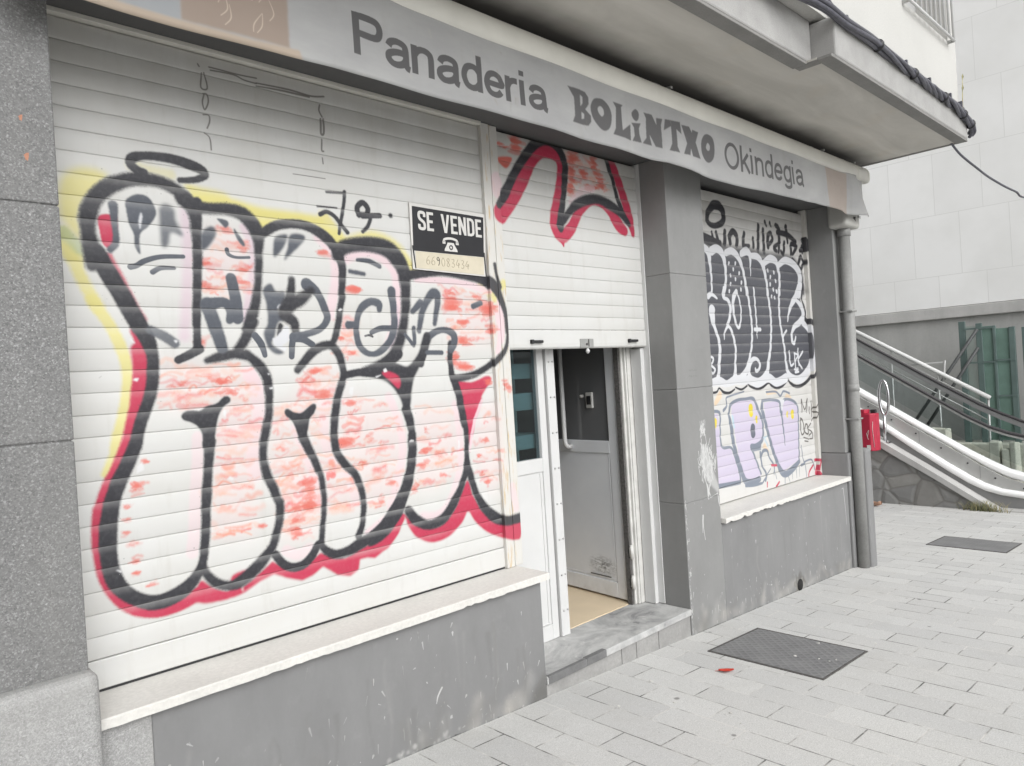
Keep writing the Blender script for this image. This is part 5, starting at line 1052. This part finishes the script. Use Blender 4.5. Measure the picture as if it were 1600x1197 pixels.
DG = {'6': [(.85, .95), (.4, .75), (.1, .3), (.3, .02), (.75, .08), (.85, .35), (.5, .5), (.15, .3)], '9': [(.8, .75), (.5, .95), (.2, .75), (.45, .55), (.8, .7), (.75, .3), (.5, 0)], '0': [(.5, .98), (.12, .6), (.3, .05), (.75, .1), (.88, .6), (.5, .98)], '8': [(.5, .5), (.2, .75), (.5, .97), (.8, .75), (.2, .25), (.5, .02), (.8, .25), (.5, .5)], '3': [(.2, .9), (.7, .95), (.75, .7), (.4, .52), (.85, .35), (.6, .02), (.15, .1)], '4': [(.6, .98), (.1, .38), (.9, .36), (.68, .6), (.66, 0)]}
for grp, mt in (('66_083434', 'pencil'), ('__9______', 'pencil2')):
    nb = MB()
    for k, ch in enumerate(grp):
        if ch in DG: ribbon(nb, smooth([(2.232 + k * .0315 + a * .026, 1.474 + q * .044 - k * .0012) for a, q in DG[ch]], False, 4), .0026 if mt == 'pencil' else .0032, -.0152, -.0141)
    obj('phone_number', nb, M[mt], bd)

# ------------------------------------------------------------------ awning
A = thing('awning', 'rolled shop awning whose grey canvas valance reads Panaderia BOLiNTXO Okindegia', 'awning', (3.7, -.38, 2.1))
prof = [(-.30, 2.455), (-.40, 2.448), (-.425, 2.455), (-.436, 2.475), (-.438, 2.52), (-.428, 2.555), (-.405, 2.582), (-.37, 2.598), (-.31, 2.598), (-.27, 2.58), (-.262, 2.50), (-.27, 2.465)]
ca = obj('cassette', MB().prism(smooth(prof, True, 3), .2, 6.93, 'x', True), M['cass'], A)
obj('end_cap', MB().prism([(-.35 + (y + .35) * 1.03, 2.523 + (z - 2.523) * 1.03) for y, z in smooth(prof, True, 3)], 6.93, 6.955, 'x', True), M['cass'], ca, .004)
obj('joint_ring', MB().prism([(-.35 + (y + .35) * 1.012, 2.523 + (z - 2.523) * 1.012) for y, z in smooth(prof, True, 3)], 6.70, 6.708, 'x', True), M['cass'], ca)
for bx in (1.4, 3.9, 6.1, 6.74): obj('bracket', MB().box(bx - .03, bx + .03, -.30, -.215, 2.59, 2.66).box(bx - .012, bx + .012, -.40, -.30, 2.597, 2.612), M['zinc'], A, .003)
obj('roller_tube', MB().tube([(.2, -.285, 2.63), (6.69, -.285, 2.63)], .022, 12), M['zinc'], A)
bt = [(.4, 2.103), (.76, 2.096), (1.1, 2.101), (1.7, 2.112), (2.3, 2.115), (2.75, 2.111), (2.95, 2.103), (3.25, 2.109), (3.6, 2.103), (3.76, 2.108), (3.9, 2.100), (4.1, 2.083), (4.5, 2.089), (5.0, 2.101), (5.5, 2.114), (6.0, 2.117), (6.4, 2.109), (6.62, 2.116), (6.84, 2.127)]
def bot(x): return float(np.interp(x, [q[0] for q in bt], [q[1] for q in bt]))
def val(u, v):
    x = .45 + u * 6.39; b = bot(x); e = 1 - v; z = b + (2.466 - b) * v
    y = -.424 - .012 * e - e * (.007 * math.sin(x * 2.1 + 1) + .005 * math.sin(x * 5.3) + .003 * math.sin(x * 11.7 + 3 * v)) + .0025 * math.sin(x * 7 - 9 * v) * v
    if x > 6.0:
        k = (x - 6.0) / .84; y += -.034 * k * math.sin(k * 9 + 2.4 * v) * (.35 + e) - .012 * math.exp(-((x - 6.62 - .10 * e) / .05) ** 2)
    y -= .012 * math.exp(-((x - 5.75 - .2 * (1 - e)) / .09) ** 2) * e + .008 * math.exp(-((x - 1.5 - .25 * (1 - e)) / .1) ** 2)
    y -= .020 * e * math.exp(-((x - 4.05) / .16) ** 2) - .012 * e * math.exp(-((x - 3.55) / .2) ** 2)
    return (x, y, z)
vo = obj('valance', MB().grid(val, 420, 22), M['canvas'], A, 0, paintV.uv); sm = vo.modifiers.new('cloth', 'SOLIDIFY'); sm.thickness = .0025

# ------------------------------------------------------------------ rain pipe at the corner
PI_ = thing('rain_pipe', 'grey drainpipe running down the right corner of the shop front', 'drainpipe', (6.69, -.29, gz(6.69)))
obj('pipe', MB().tube([(6.69, -.285, gz(6.69)), (6.69, -.285, 2.1)], .048, 18), M['pvc'], PI_)
for a_, b_, r_ in ((.60, .66, .0515), (1.97, 2.05, .056)): obj('collar', MB().tube([(6.69, -.285, a_), (6.69, -.285, b_)], r_, 18), M['pvc'], PI_)
hp = obj('hopper', MB().box(6.54, 6.84, -.375, -.205, 2.035, 2.30), M['hop'], PI_, .03, seg=4)
mk = MB()
for q, (a, b, c, d) in enumerate(((6.70, 2.13, 6.708, 2.10), (6.715, 2.12, 6.74, 2.13), (6.72, 2.13, 6.725, 2.09), (6.79, 2.13, 6.79, 2.155), (6.81, 2.13, 6.812, 2.15), (6.835, 2.125, 6.838, 2.15), (6.68, 2.11, 6.70, 2.125))): mk.tube([(a, -.3762, b), (c, -.3762, d)], .0028, 6)
obj('marker_scribble', mk, M['black'], hp)
obj('concrete_sleeve', MB().box(6.73, 6.855, -.345, -.205, -1.25, .085), M['side'], PI_, .025, seg=3)
for z_ in (1.30, .35): obj('clip', MB().box(6.638, 6.742, -.336, -.222, z_, z_ + .012), M['pvc'], PI_, .002)

# ------------------------------------------------------------------ cables along the slab edge
def cable_path(pts, sub=10): return [tuple(p) for p in smooth(pts, False, sub)]
CA = [(2.5, -1.06, 2.93), (3.6, -1.07, 2.925), (4.0, -1.12, 2.925), (4.3, -1.18, 2.905), (4.6, -1.19, 2.885), (5.0, -1.19, 2.89), (5.5, -1.185, 2.878), (6.2, -1.185, 2.868), (6.8, -1.185, 2.85), (7.12, -1.19, 2.80), (7.22, -1.19, 2.755), (7.26, -1.16, 2.73)]
cb = thing('cable_bundle', 'thick twisted bundle of black cables along the top edge of the slab', 'cables', (5, -1.18, 2.87)); pa = cable_path(CA)
for k in range(4):
    q = []
    for i, p in enumerate(pa):
        a = p[0] * (4.2 + .5 * math.sin(p[0] * 2)) + k * math.pi / 2 + .5 * math.sin(p[0] * 3 + k); q.append((p[0], p[1] + .017 * math.cos(a), p[2] + .020 * math.sin(a)))
    obj('strand', MB().tube(q, .0140, 8), M['cable'], cb)
for i in (52, 64, 74, 84, 92): p = pa[i]; obj('cable_tie', MB().tube([(p[0] - .006, p[1], p[2]), (p[0] + .006, p[1], p[2])], .040, 12), M['black'], cb)
CB = [(3.2, -1.10, 3.16), (4.0, -1.115, 3.13), (4.35, -1.12, 3.08), (4.55, -1.125, 3.0), (4.8, -1.125, 2.968), (5.3, -1.13, 2.962), (6.0, -1.13, 2.96), (6.6, -1.13, 2.957), (7.16, -1.13, 2.952), (7.25, -1.12, 2.95)]
cu = thing('wall_cable', 'pair of black cables clipped to the cream wall just above the twisted bundle', 'cables', (5, -1.13, 2.96)); pb = cable_path(CB)
obj('cable', MB().tube(pb, .014, 8), M['cable'], cu); obj('cable', MB().tube([(p[0], p[1] - .005, p[2] - .030 - .004 * math.sin(p[0] * 5)) for p in pb], .011, 8), M['cable'], cu)
for x in (4.72, 5.25, 5.78, 6.3, 6.82, 7.12): obj('clip', MB().box(x - .012, x + .012, -1.152, -1.10, 2.935, 2.99), M['cable'], cu, .003)
dr = [(7.12, -1.05, 2.665), (7.35, -1.06, 2.60), (7.75, -1.08, 2.545), (8.2, -1.09, 2.51), (8.8, -1.15, 2.46), (9.6, -1.22, 2.47), (13.9, -1.7, 2.95)]
o = obj('hanging_cable', MB().tube(cable_path(dr), .010, 8), M['cable']); tag(o, 'single dark cable sagging from the slab corner toward the white building', 'cable')
tw = thing('dry_twig', 'dry twig growing from the slab top at the wall corner', 'plant', (7.18, -1.14, 2.914))
obj('stem', MB().tube([(7.17, -1.14, 2.91), (7.175, -1.14, 3.0), (7.19, -1.14, 3.10), (7.215, -1.14, 3.24)], [.004, .0035, .003, .002], 6), M['weed2'], tw)
obj('leaf', MB().add([(7.18, -1.14, 3.08), (7.20, -1.15, 3.12), (7.205, -1.14, 3.16), (7.19, -1.135, 3.12)], [(0, 1, 2, 3)]).add([(7.20, -1.14, 3.18), (7.218, -1.15, 3.22), (7.222, -1.14, 3.25), (7.21, -1.135, 3.22)], [(0, 1, 2, 3)]), M['weed'], tw)

# ------------------------------------------------------------------ things on the paving
def slab_on(mb, x0, x1, y0, y1, h0, h1):
    v = [(x, y, gz(x) + h) for h in (h0, h1) for y in (y0, y1) for x in (x0, x1)]; return mb.add(v, [(0, 2, 3, 1), (4, 5, 7, 6), (0, 1, 5, 4), (2, 6, 7, 3), (0, 4, 6, 2), (1, 3, 7, 5)])
MH = thing('manhole_cover', 'large grey metal cover set in the paving just outside the doorway', 'manhole cover', (4.135, -.798, gz(4.135)), 'metal covers in the paving')
obj('cover_plate', slab_on(MB(), 3.845, 4.425, -1.132, -.465, -.05, .006), M['cover'], MH, .002)
fm = MB(); slab_on(fm, 3.828, 3.842, -1.147, -.45, -.05, .005); slab_on(fm, 4.428, 4.442, -1.147, -.45, -.05, .005); slab_on(fm, 3.842, 4.428, -1.147, -1.135, -.05, .005); slab_on(fm, 3.842, 4.428, -.462, -.45, -.05, .005)
obj('frame', fm, M['rubberg'], MH)
c = MH.copy(); COL.objects.link(c); c.location = Vector((8.405, -.705, gz(8.405))); c['label'] = 'farther grey metal cover in the paving out in front of the escalator'
for ch in list(MH.children):
    d = ch.copy(); COL.objects.link(d); d.parent = c; d.matrix_parent_inverse = ch.matrix_parent_inverse.copy()
def leafm(c, L, W, col, name, label, rot, curl):
    x0, y0 = c; mb = MB(); n = 8
    def fn(u, v):
        t = u; w_ = W * math.sin(math.pi * min(1, t * .94 + .05)) ** .8 * (v - .5) * 2; a = (t - .5) * L
        x = x0 + a * math.cos(rot) - w_ * math.sin(rot); y = y0 + a * math.sin(rot) + w_ * math.cos(rot)
        return (x, y, gz(x) + .006 + curl * (abs(v - .5) * 2) ** 2 + curl * .6 * (t - .5) ** 2 * 4)
    mb.grid(fn, n, 6); a = -.5 * L; mb.tube([(x0 + q * math.cos(rot), y0 + q * math.sin(rot), gz(x0) + .008 + curl * .5) for q in (a, a - L * .25)], .0012, 5)
    o = obj(name, mb, col); tag(o, label, 'leaf'); s2 = o.modifiers.new('s', 'SOLIDIFY'); s2.thickness = .001
leafm((3.60, -.707), .085, .020, M['redleaf'], 'fallen_leaf', 'small red leaf lying on the paving near the doorway step', R(-40), .007)
o = MB(); leafm((10.62, 1.06), .26, .07, M['brownleaf'], 'fallen_leaf', 'dry brown leaf on the paving by the foot of the stone wall', R(70), .05)
lit = random.Random(9)
for q in range(14):
    x, y = [(3.9 + lit.uniform(-.1, .5), lit.uniform(-1.1, -.5)), (lit.uniform(2.4, 3.3), lit.uniform(-1.6, -.4)), (lit.uniform(4.4, 6), lit.uniform(-2, -.6))][q % 3]
    h = .0062 if (3.84 < x < 4.43 and -1.13 < y < -.46) else .001; r = lit.uniform(.005, .012)
    pp = [(x + r * lit.uniform(.5, 1.2) * math.cos(a), y + r * lit.uniform(.5, 1.2) * math.sin(a)) for a in [k * 1.047 for k in range(6)]]
    o = obj('litter_scrap', MB().add([(a, b, gz(a) + h + .0015 + lit.uniform(0, .003)) for a, b in pp] + [(a, b, gz(a) + h) for a, b in pp], [tuple(range(6)), tuple(range(6, 12))[::-1]] + [(k, (k + 1) % 6, 6 + (k + 1) % 6, 6 + k) for k in range(6)]), M['signwhite'])
    tag(o, 'tiny pale scrap of litter lying on the ground outside the shop', 'litter', 'scraps of litter on the ground')

# ------------------------------------------------------------------ escalator beyond the shop, its stone wall and the white building
L1 = lambda pts, y_hi=4.2, sl=.66, y_lo=-2.4, zf=None: [(y_hi, pts[0][1] + (y_hi - pts[0][0]) * sl)] + list(pts) + [(-1.0, pts[-1][1] - .035 if zf is None else zf), (y_lo, pts[-1][1] - .05 if zf is None else zf)]
w1t = [(1.451, .457), (1.158, .270), (.72, -.015), (.334, -.258), (.044, -.441), (-.211, -.584), (-.395, -.676), (-.573, -.732)]
w1b = [(1.457, .356), (1.164, .176), (.725, -.099), (.311, -.362), (.048, -.532), (-.204, -.69), (-.39, -.785), (-.568, -.841)]
w2t = [(1.147, .010), (1.015, -.085), (.7, -.307), (.291, -.582), (.03, -.752), (-.159, -.855), (-.347, -.920), (-.586, -.950)]
w2b = [(1.137, -.103), (1.0, -.200), (.69, -.425), (.27, -.715), (.03, -.868), (-.165, -.960), (-.35, -1.008), (-.582, -1.035)]
skb = [(1.119, -.307), (1.0, -.385), (.69, -.575), (.25, -.855), (.03, -.995), (-.18, -1.125), (-.35, -1.20), (-.582, -1.25)]
h1 = [(1.515, .942), (1.045, .629), (.47, .245), (.067, -.022), (-.191, -.165), (-.40, -.243), (-.56, -.285)]
h2 = [(1.91, 1.19), (1.421, .867), (.687, .381), (.18, .062), (-.096, -.083), (-.359, -.204)]
E_ = thing('escalator', 'outdoor escalator with white decks and glass sides rising to the left behind the shop corner', 'escalator', (11.9, .5, -1.25))
def bnd(t, b, x0, x1): return MB().band(L1(t), L1(b), x0, x1)
d1 = obj('upper_deck', bnd(w1t, w1b, 11.28, 11.46), M['escw'], E_, .045, seg=4); d2 = obj('lower_deck', bnd(w2t, w2b, 11.15, 11.26), M['escw'], E_, .045, seg=4)
sp = obj('side_panel', bnd(w1b, w2t, 11.245, 11.275), M['escg'], E_)
for k in range(9):
    y = 1.9 - .31 * k; zt = float(np.interp(-y, [-q[0] for q in L1(w1b)], [q[1] for q in L1(w1b)])); obj('bolt', MB().disc((11.242, y, zt - .07), .011, 0, 10, .01), M['black'], sp)
for y in (1.45, .62, -.1): 
    zt = float(np.interp(-y, [-q[0] for q in L1(w1b)], [q[1] for q in L1(w1b)])); zb = float(np.interp(-y, [-q[0] for q in L1(w2t)], [q[1] for q in L1(w2t)])); obj('panel_joint', MB().box(11.2425, 11.246, y - .003, y + .003, zb + .02, zt - .01), M['escs'], sp)
obj('skirt', bnd(w2b, skb, 11.19, 11.25), M['escs'], E_)
g1 = [(y, z - .02) for y, z in h1]; obj('glass_side', MB().band(L1(g1), L1([(q[0], float(np.interp(-q[0], [-a[0] for a in L1(w1t)], [a[1] for a in L1(w1t)])) - .02) for q in h1], zf=-.8), 11.41, 11.422), M['balus'], E_)
def rail(h, x, th, wd): return MB().band(L1([(y, z + th) for y, z in h], sl=.67), L1([(y, z) for y, z in h], sl=.67), x - wd, x + wd)
hr = obj('handrail', rail([(y, z + .012) for y, z in h1], 11.47, .034, .04), M['handrail'], E_, .010); obj('rail_guide', rail([(y, z - .018) for y, z in h1], 11.47, .026, .036), M['zinc'], hr)
hr = obj('handrail', rail([(y, z + .03) for y, z in h2], 12.55, .036, .04), M['handrail'], E_, .010); obj('rail_guide', rail([(y, z - .045) for y, z in h2], 12.55, .072, .034), M['escs'], hr)
obj('glass_side', MB().band(L1([(y, z - .01) for y, z in h2], sl=.67), L1([(y, z - .62) for y, z in h2], sl=.67), 12.53, 12.542), M['balus'], E_)
sv = MB(); y = -.3; z = -1.0
for k in range(18): sv.box(11.48, 12.44, y, y + .34, z - .4, z); y += .30; z += .20
obj('steps', sv, M['escg'], E_)
W_ = thing('stone_wall', 'grey rubble stone wall with a sloping concrete coping below the escalator', 'wall', (11.1, 1.5, gz(11)))
cop_t = [(1.048, -.286), (.788, -.450), (.378, -.708), (.118, -.878), (-.235, -1.108)]; cop_b = [(1.055, -.386), (.79, -.553), (.38, -.800), (.12, -.968), (-.165, -1.15)]
ex = lambda L: [(4.2, L[0][1] + (4.2 - L[0][0]) * .64)] + L
obj('masonry', MB().band(ex(cop_b), [(y, -1.5) for y, z in ex(cop_b)], 11.0, 11.19), M['rubble'], W_)
obj('coping', MB().band(ex(cop_t) + [(-.34, -1.17)], ex(cop_b) + [(-.30, -1.21)], 10.955, 11.188), M['conc2'], W_, .008)
kb = MB().box(11.0, 11.19, -2.4, -.30, -1.4, -1.165); obj('kerb', kb, M['conc2'], W_, .01)
gr = thing('weed_clump', 'clump of dry grass at the foot of the escalator coping', 'grass', (10.93, -.22, gz(10.93))); wm = MB(); wm2 = MB(); wr = random.Random(4)
for q in range(150):
    x = 10.92 + wr.gauss(0, .03); y = -.20 + wr.gauss(0, .11); L = wr.uniform(.05, .15); a = wr.uniform(0, 6.28); t = wr.uniform(.02, .09); pts = [(x, y, gz(x)), (x + t * .4 * math.cos(a), y + t * .4 * math.sin(a), gz(x) + L * .6), (x + t * math.cos(a), y + t * math.sin(a), gz(x) + L)]
    (wm if q % 3 else wm2).tube(pts, [.0035, .0025, .0008], 4)
obj('blades', wm, M['weed'], gr); obj('straw', wm2, M['weed2'], gr)
BN = thing('litter_bin', 'red and black litter bin hanging in front of the stone wall', 'bin', (10.85, 1.16, -.42))
hexp = [(10.74, 1.20), (10.72, 1.08), (10.78, 1.02), (10.92, 1.02), (10.92, 1.24), (10.80, 1.25)]
obj('body', MB().prism(hexp, -.415, .11, 'z'), M['red'], BN, .012)
obj('cap', MB().prism([(10.83 + (a - 10.83) * .7, 1.19 + (b - 1.14) * .5) for a, b in hexp], .11, .165, 'z'), M['red'], BN, .01)
obj('back_plate', MB().box(10.76, 10.93, 1.252, 1.315, -.43, .13).box(10.86, 10.93, 1.05, 1.12, .11, .16), M['black'], BN, .008)
obj('sticker', MB().box(10.716, 10.7185, 1.085, 1.135, -.40, -.33), M['signwhite'], BN)
obj('white_mark', MB().tube([(10.748, 1.045, -.36), (10.735, 1.055, -.10), (10.742, 1.047, .0)], .003, 5).tube([(10.714, 1.11, -.25), (10.713, 1.13, -.17), (10.713, 1.10, -.12), (10.714, 1.12, -.22)], .003, 5), M['signwhite'], BN)
obj('bracket', MB().box(10.92, 11.0, 1.1, 1.2, -.32, -.28).box(10.925, 11.0, 1.1, 1.2, -.10, -.06).box(10.96, 11.0, 1.08, 1.22, -.4, .0), M['black'], BN, .004)
HP = thing('hoop_post', 'polished steel post with a tall narrow hoop standing on the coping', 'post', (11.08, 1.012, -.31))
obj('post', MB().tube([(11.08, 1.016, -.33), (11.08, 1.008, .08)], .024, 12), M['steel'], HP)
obj('hoop', MB().tube([(11.08, 1.0 + .062 * math.sin(a), .31 + .245 * -math.cos(a)) for a in [k * 2 * math.pi / 28 for k in range(28)]], .021, 10, closed=True), M['steel'], HP)
obj('base_plate', MB().box(11.02, 11.14, .95, 1.08, -.335, -.318), M['steel'], HP, .004)
# white handrail farther back
HR = thing('white_handrail', 'white sloping handrail on thin posts between the escalator and the concrete wall', 'handrail', (13.1, .6, -1.3))
obj('rail', MB().tube([(13.1, 3.6, 2.36), (13.1, 2.12, 1.377), (13.1, .165, .164)], .034, 12), M['white'], HR)
for (ya, za, yb, zb) in ((.19, .15, .21, -1.3), (.86, .585, .87, -1.3), (1.55, 1.02, 1.56, -1.3), (2.3, 1.48, 2.3, -1.3)): obj('post', MB().tube([(13.1, ya, za), (13.1, yb, zb)], .018, 8), M['zinc'], HR)
for dz in (-.11, -.34): obj('lower_bar', MB().tube([(13.1, 2.3, 1.48 + dz), (13.1, .2, .16 + dz)], .010, 8), M['zinc'], HR)
obj('frame', MB().tube([(13.12, 1.45, .73), (13.12, .79, .75), (13.12, .76, .78), (13.12, .80, .40)], .013, 8), M['white'], HR)
BC = thing('clad_building', 'big building with white stone panels above a stained concrete base, beyond the escalator', 'building', (14.5, 0, -1.4))
obj('concrete_base', MB().box(14.06, 16, -14, 14, -2, 1.478), M['conc'], BC); obj('ledge', MB().box(13.98, 16, -14, 14, 1.48, 1.668), M['conc2'], BC, .012); obj('cladding', MB().box(14.0, 16, -14, 14, 1.676, 9.5), M['clad'], BC)
# green gate with mesh leaves, braced by two raking struts
GT = thing('green_gate', 'dark green mesh gate with raking struts standing against the concrete wall', 'gate', (13.5, .2, -.56))
for (y, z1, w_) in ((.59, 1.385, .045), (.352, 1.335, .042), (.148, 1.28, .02), (-.085, 1.24, .04)): obj('post', MB().box(13.47, 13.53, y - w_, y + w_, -.56, z1), M['green2'], GT, .006)
for ya, yb, nb, mt, zt in ((.14, -.06, 34, 'green', 1.23), (.34, .165, 30, 'green', 1.28)):
    mb = MB()
    for k in range(nb): y = ya + (yb - ya) * (k + .5) / nb; mb.box(13.495, 13.503, y - .0024, y + .0024, -.52, zt)
    obj('mesh_leaf', mb.box(13.504, 13.506, min(ya, yb), max(ya, yb), -.52, zt - .03) if nb == 34 else mb, M[mt], GT)
mb = MB()
for k in range(20): y = .56 - (.56 - .39) * (k + .5) / 20; mb.box(13.497, 13.502, y - .0013, y + .0013, -.52, 1.30)
obj('mesh_leaf', mb, M['green'], GT)
for a_, b_, z_ in ((-.12, .14, .72), (-.12, .14, .16), (-.12, .14, -.45), (.15, .56, .70), (.15, .56, 1.24)): obj('crossbar', MB().box(13.46, 13.47, a_, b_, z_, z_ + .028), M['green2'], GT)
obj('strut', MB().tube([(13.42, .36, 1.24), (13.42, 1.05, .22), (13.42, 1.58, -.56)], .026, 8), M['strutgrey'], GT); obj('strut', MB().tube([(13.42, .36, .95), (13.42, .82, .24), (13.42, 1.34, -.56)], .026, 8), M['strutgrey'], GT)
o = obj('low_wall', MB().box(13.3, 13.75, -3.5, 3.2, -1.45, -.56), M['block'], None, .02, seg=3); tag(o, 'low pale concrete wall carrying the green gate, seen through the escalator glass', 'wall')
o = obj('green_post', MB().box(13.47, 13.53, -.30, -.215, -.56, 1.22), M['green2'], None, .006); tag(o, 'lone dark green post at the right edge, past the mesh gate', 'post')
br = random.Random(6)
for k, (y0, y1, z0, z1, lab) in enumerate(((.01, .175, -1.28, -.485, 'broad pale stone block standing behind the foot of the escalator'), (-.205, -.105, -1.28, -.49, 'narrow pale stone block at the right end of the row behind the escalator foot'), (-.10, .005, -1.28, -.60, 'lower grey stone block between two paler ones behind the escalator foot'), (.70, 1.0, -.75, -.28, 'flat pale stone block seen through the escalator glass, higher up the slope'), (.30, .52, -1.28, -.66, 'low pale stone lump left of the broad block, seen through the glass'))):
    mb = MB(); v = []
    for z in (z0, z1):
        t = .0 if z == z0 else .06
        for (x, y) in ((12.8, y0 + t * (y1 - y0)), (12.8, y1 - t * (y1 - y0)), (13.05, y1 - t * (y1 - y0)), (13.05, y0 + t * (y1 - y0))): v.append((x + br.uniform(-.015, .015), y + br.uniform(-.015, .015), z + br.uniform(-.02, .02)))
    mb.add(v, [(0, 1, 2, 3), (7, 6, 5, 4), (0, 4, 5, 1), (1, 5, 6, 2), (2, 6, 7, 3), (3, 7, 4, 0)]); tag(obj('stone_block', mb, M['block'], None, .018, seg=3), lab, 'stone block')
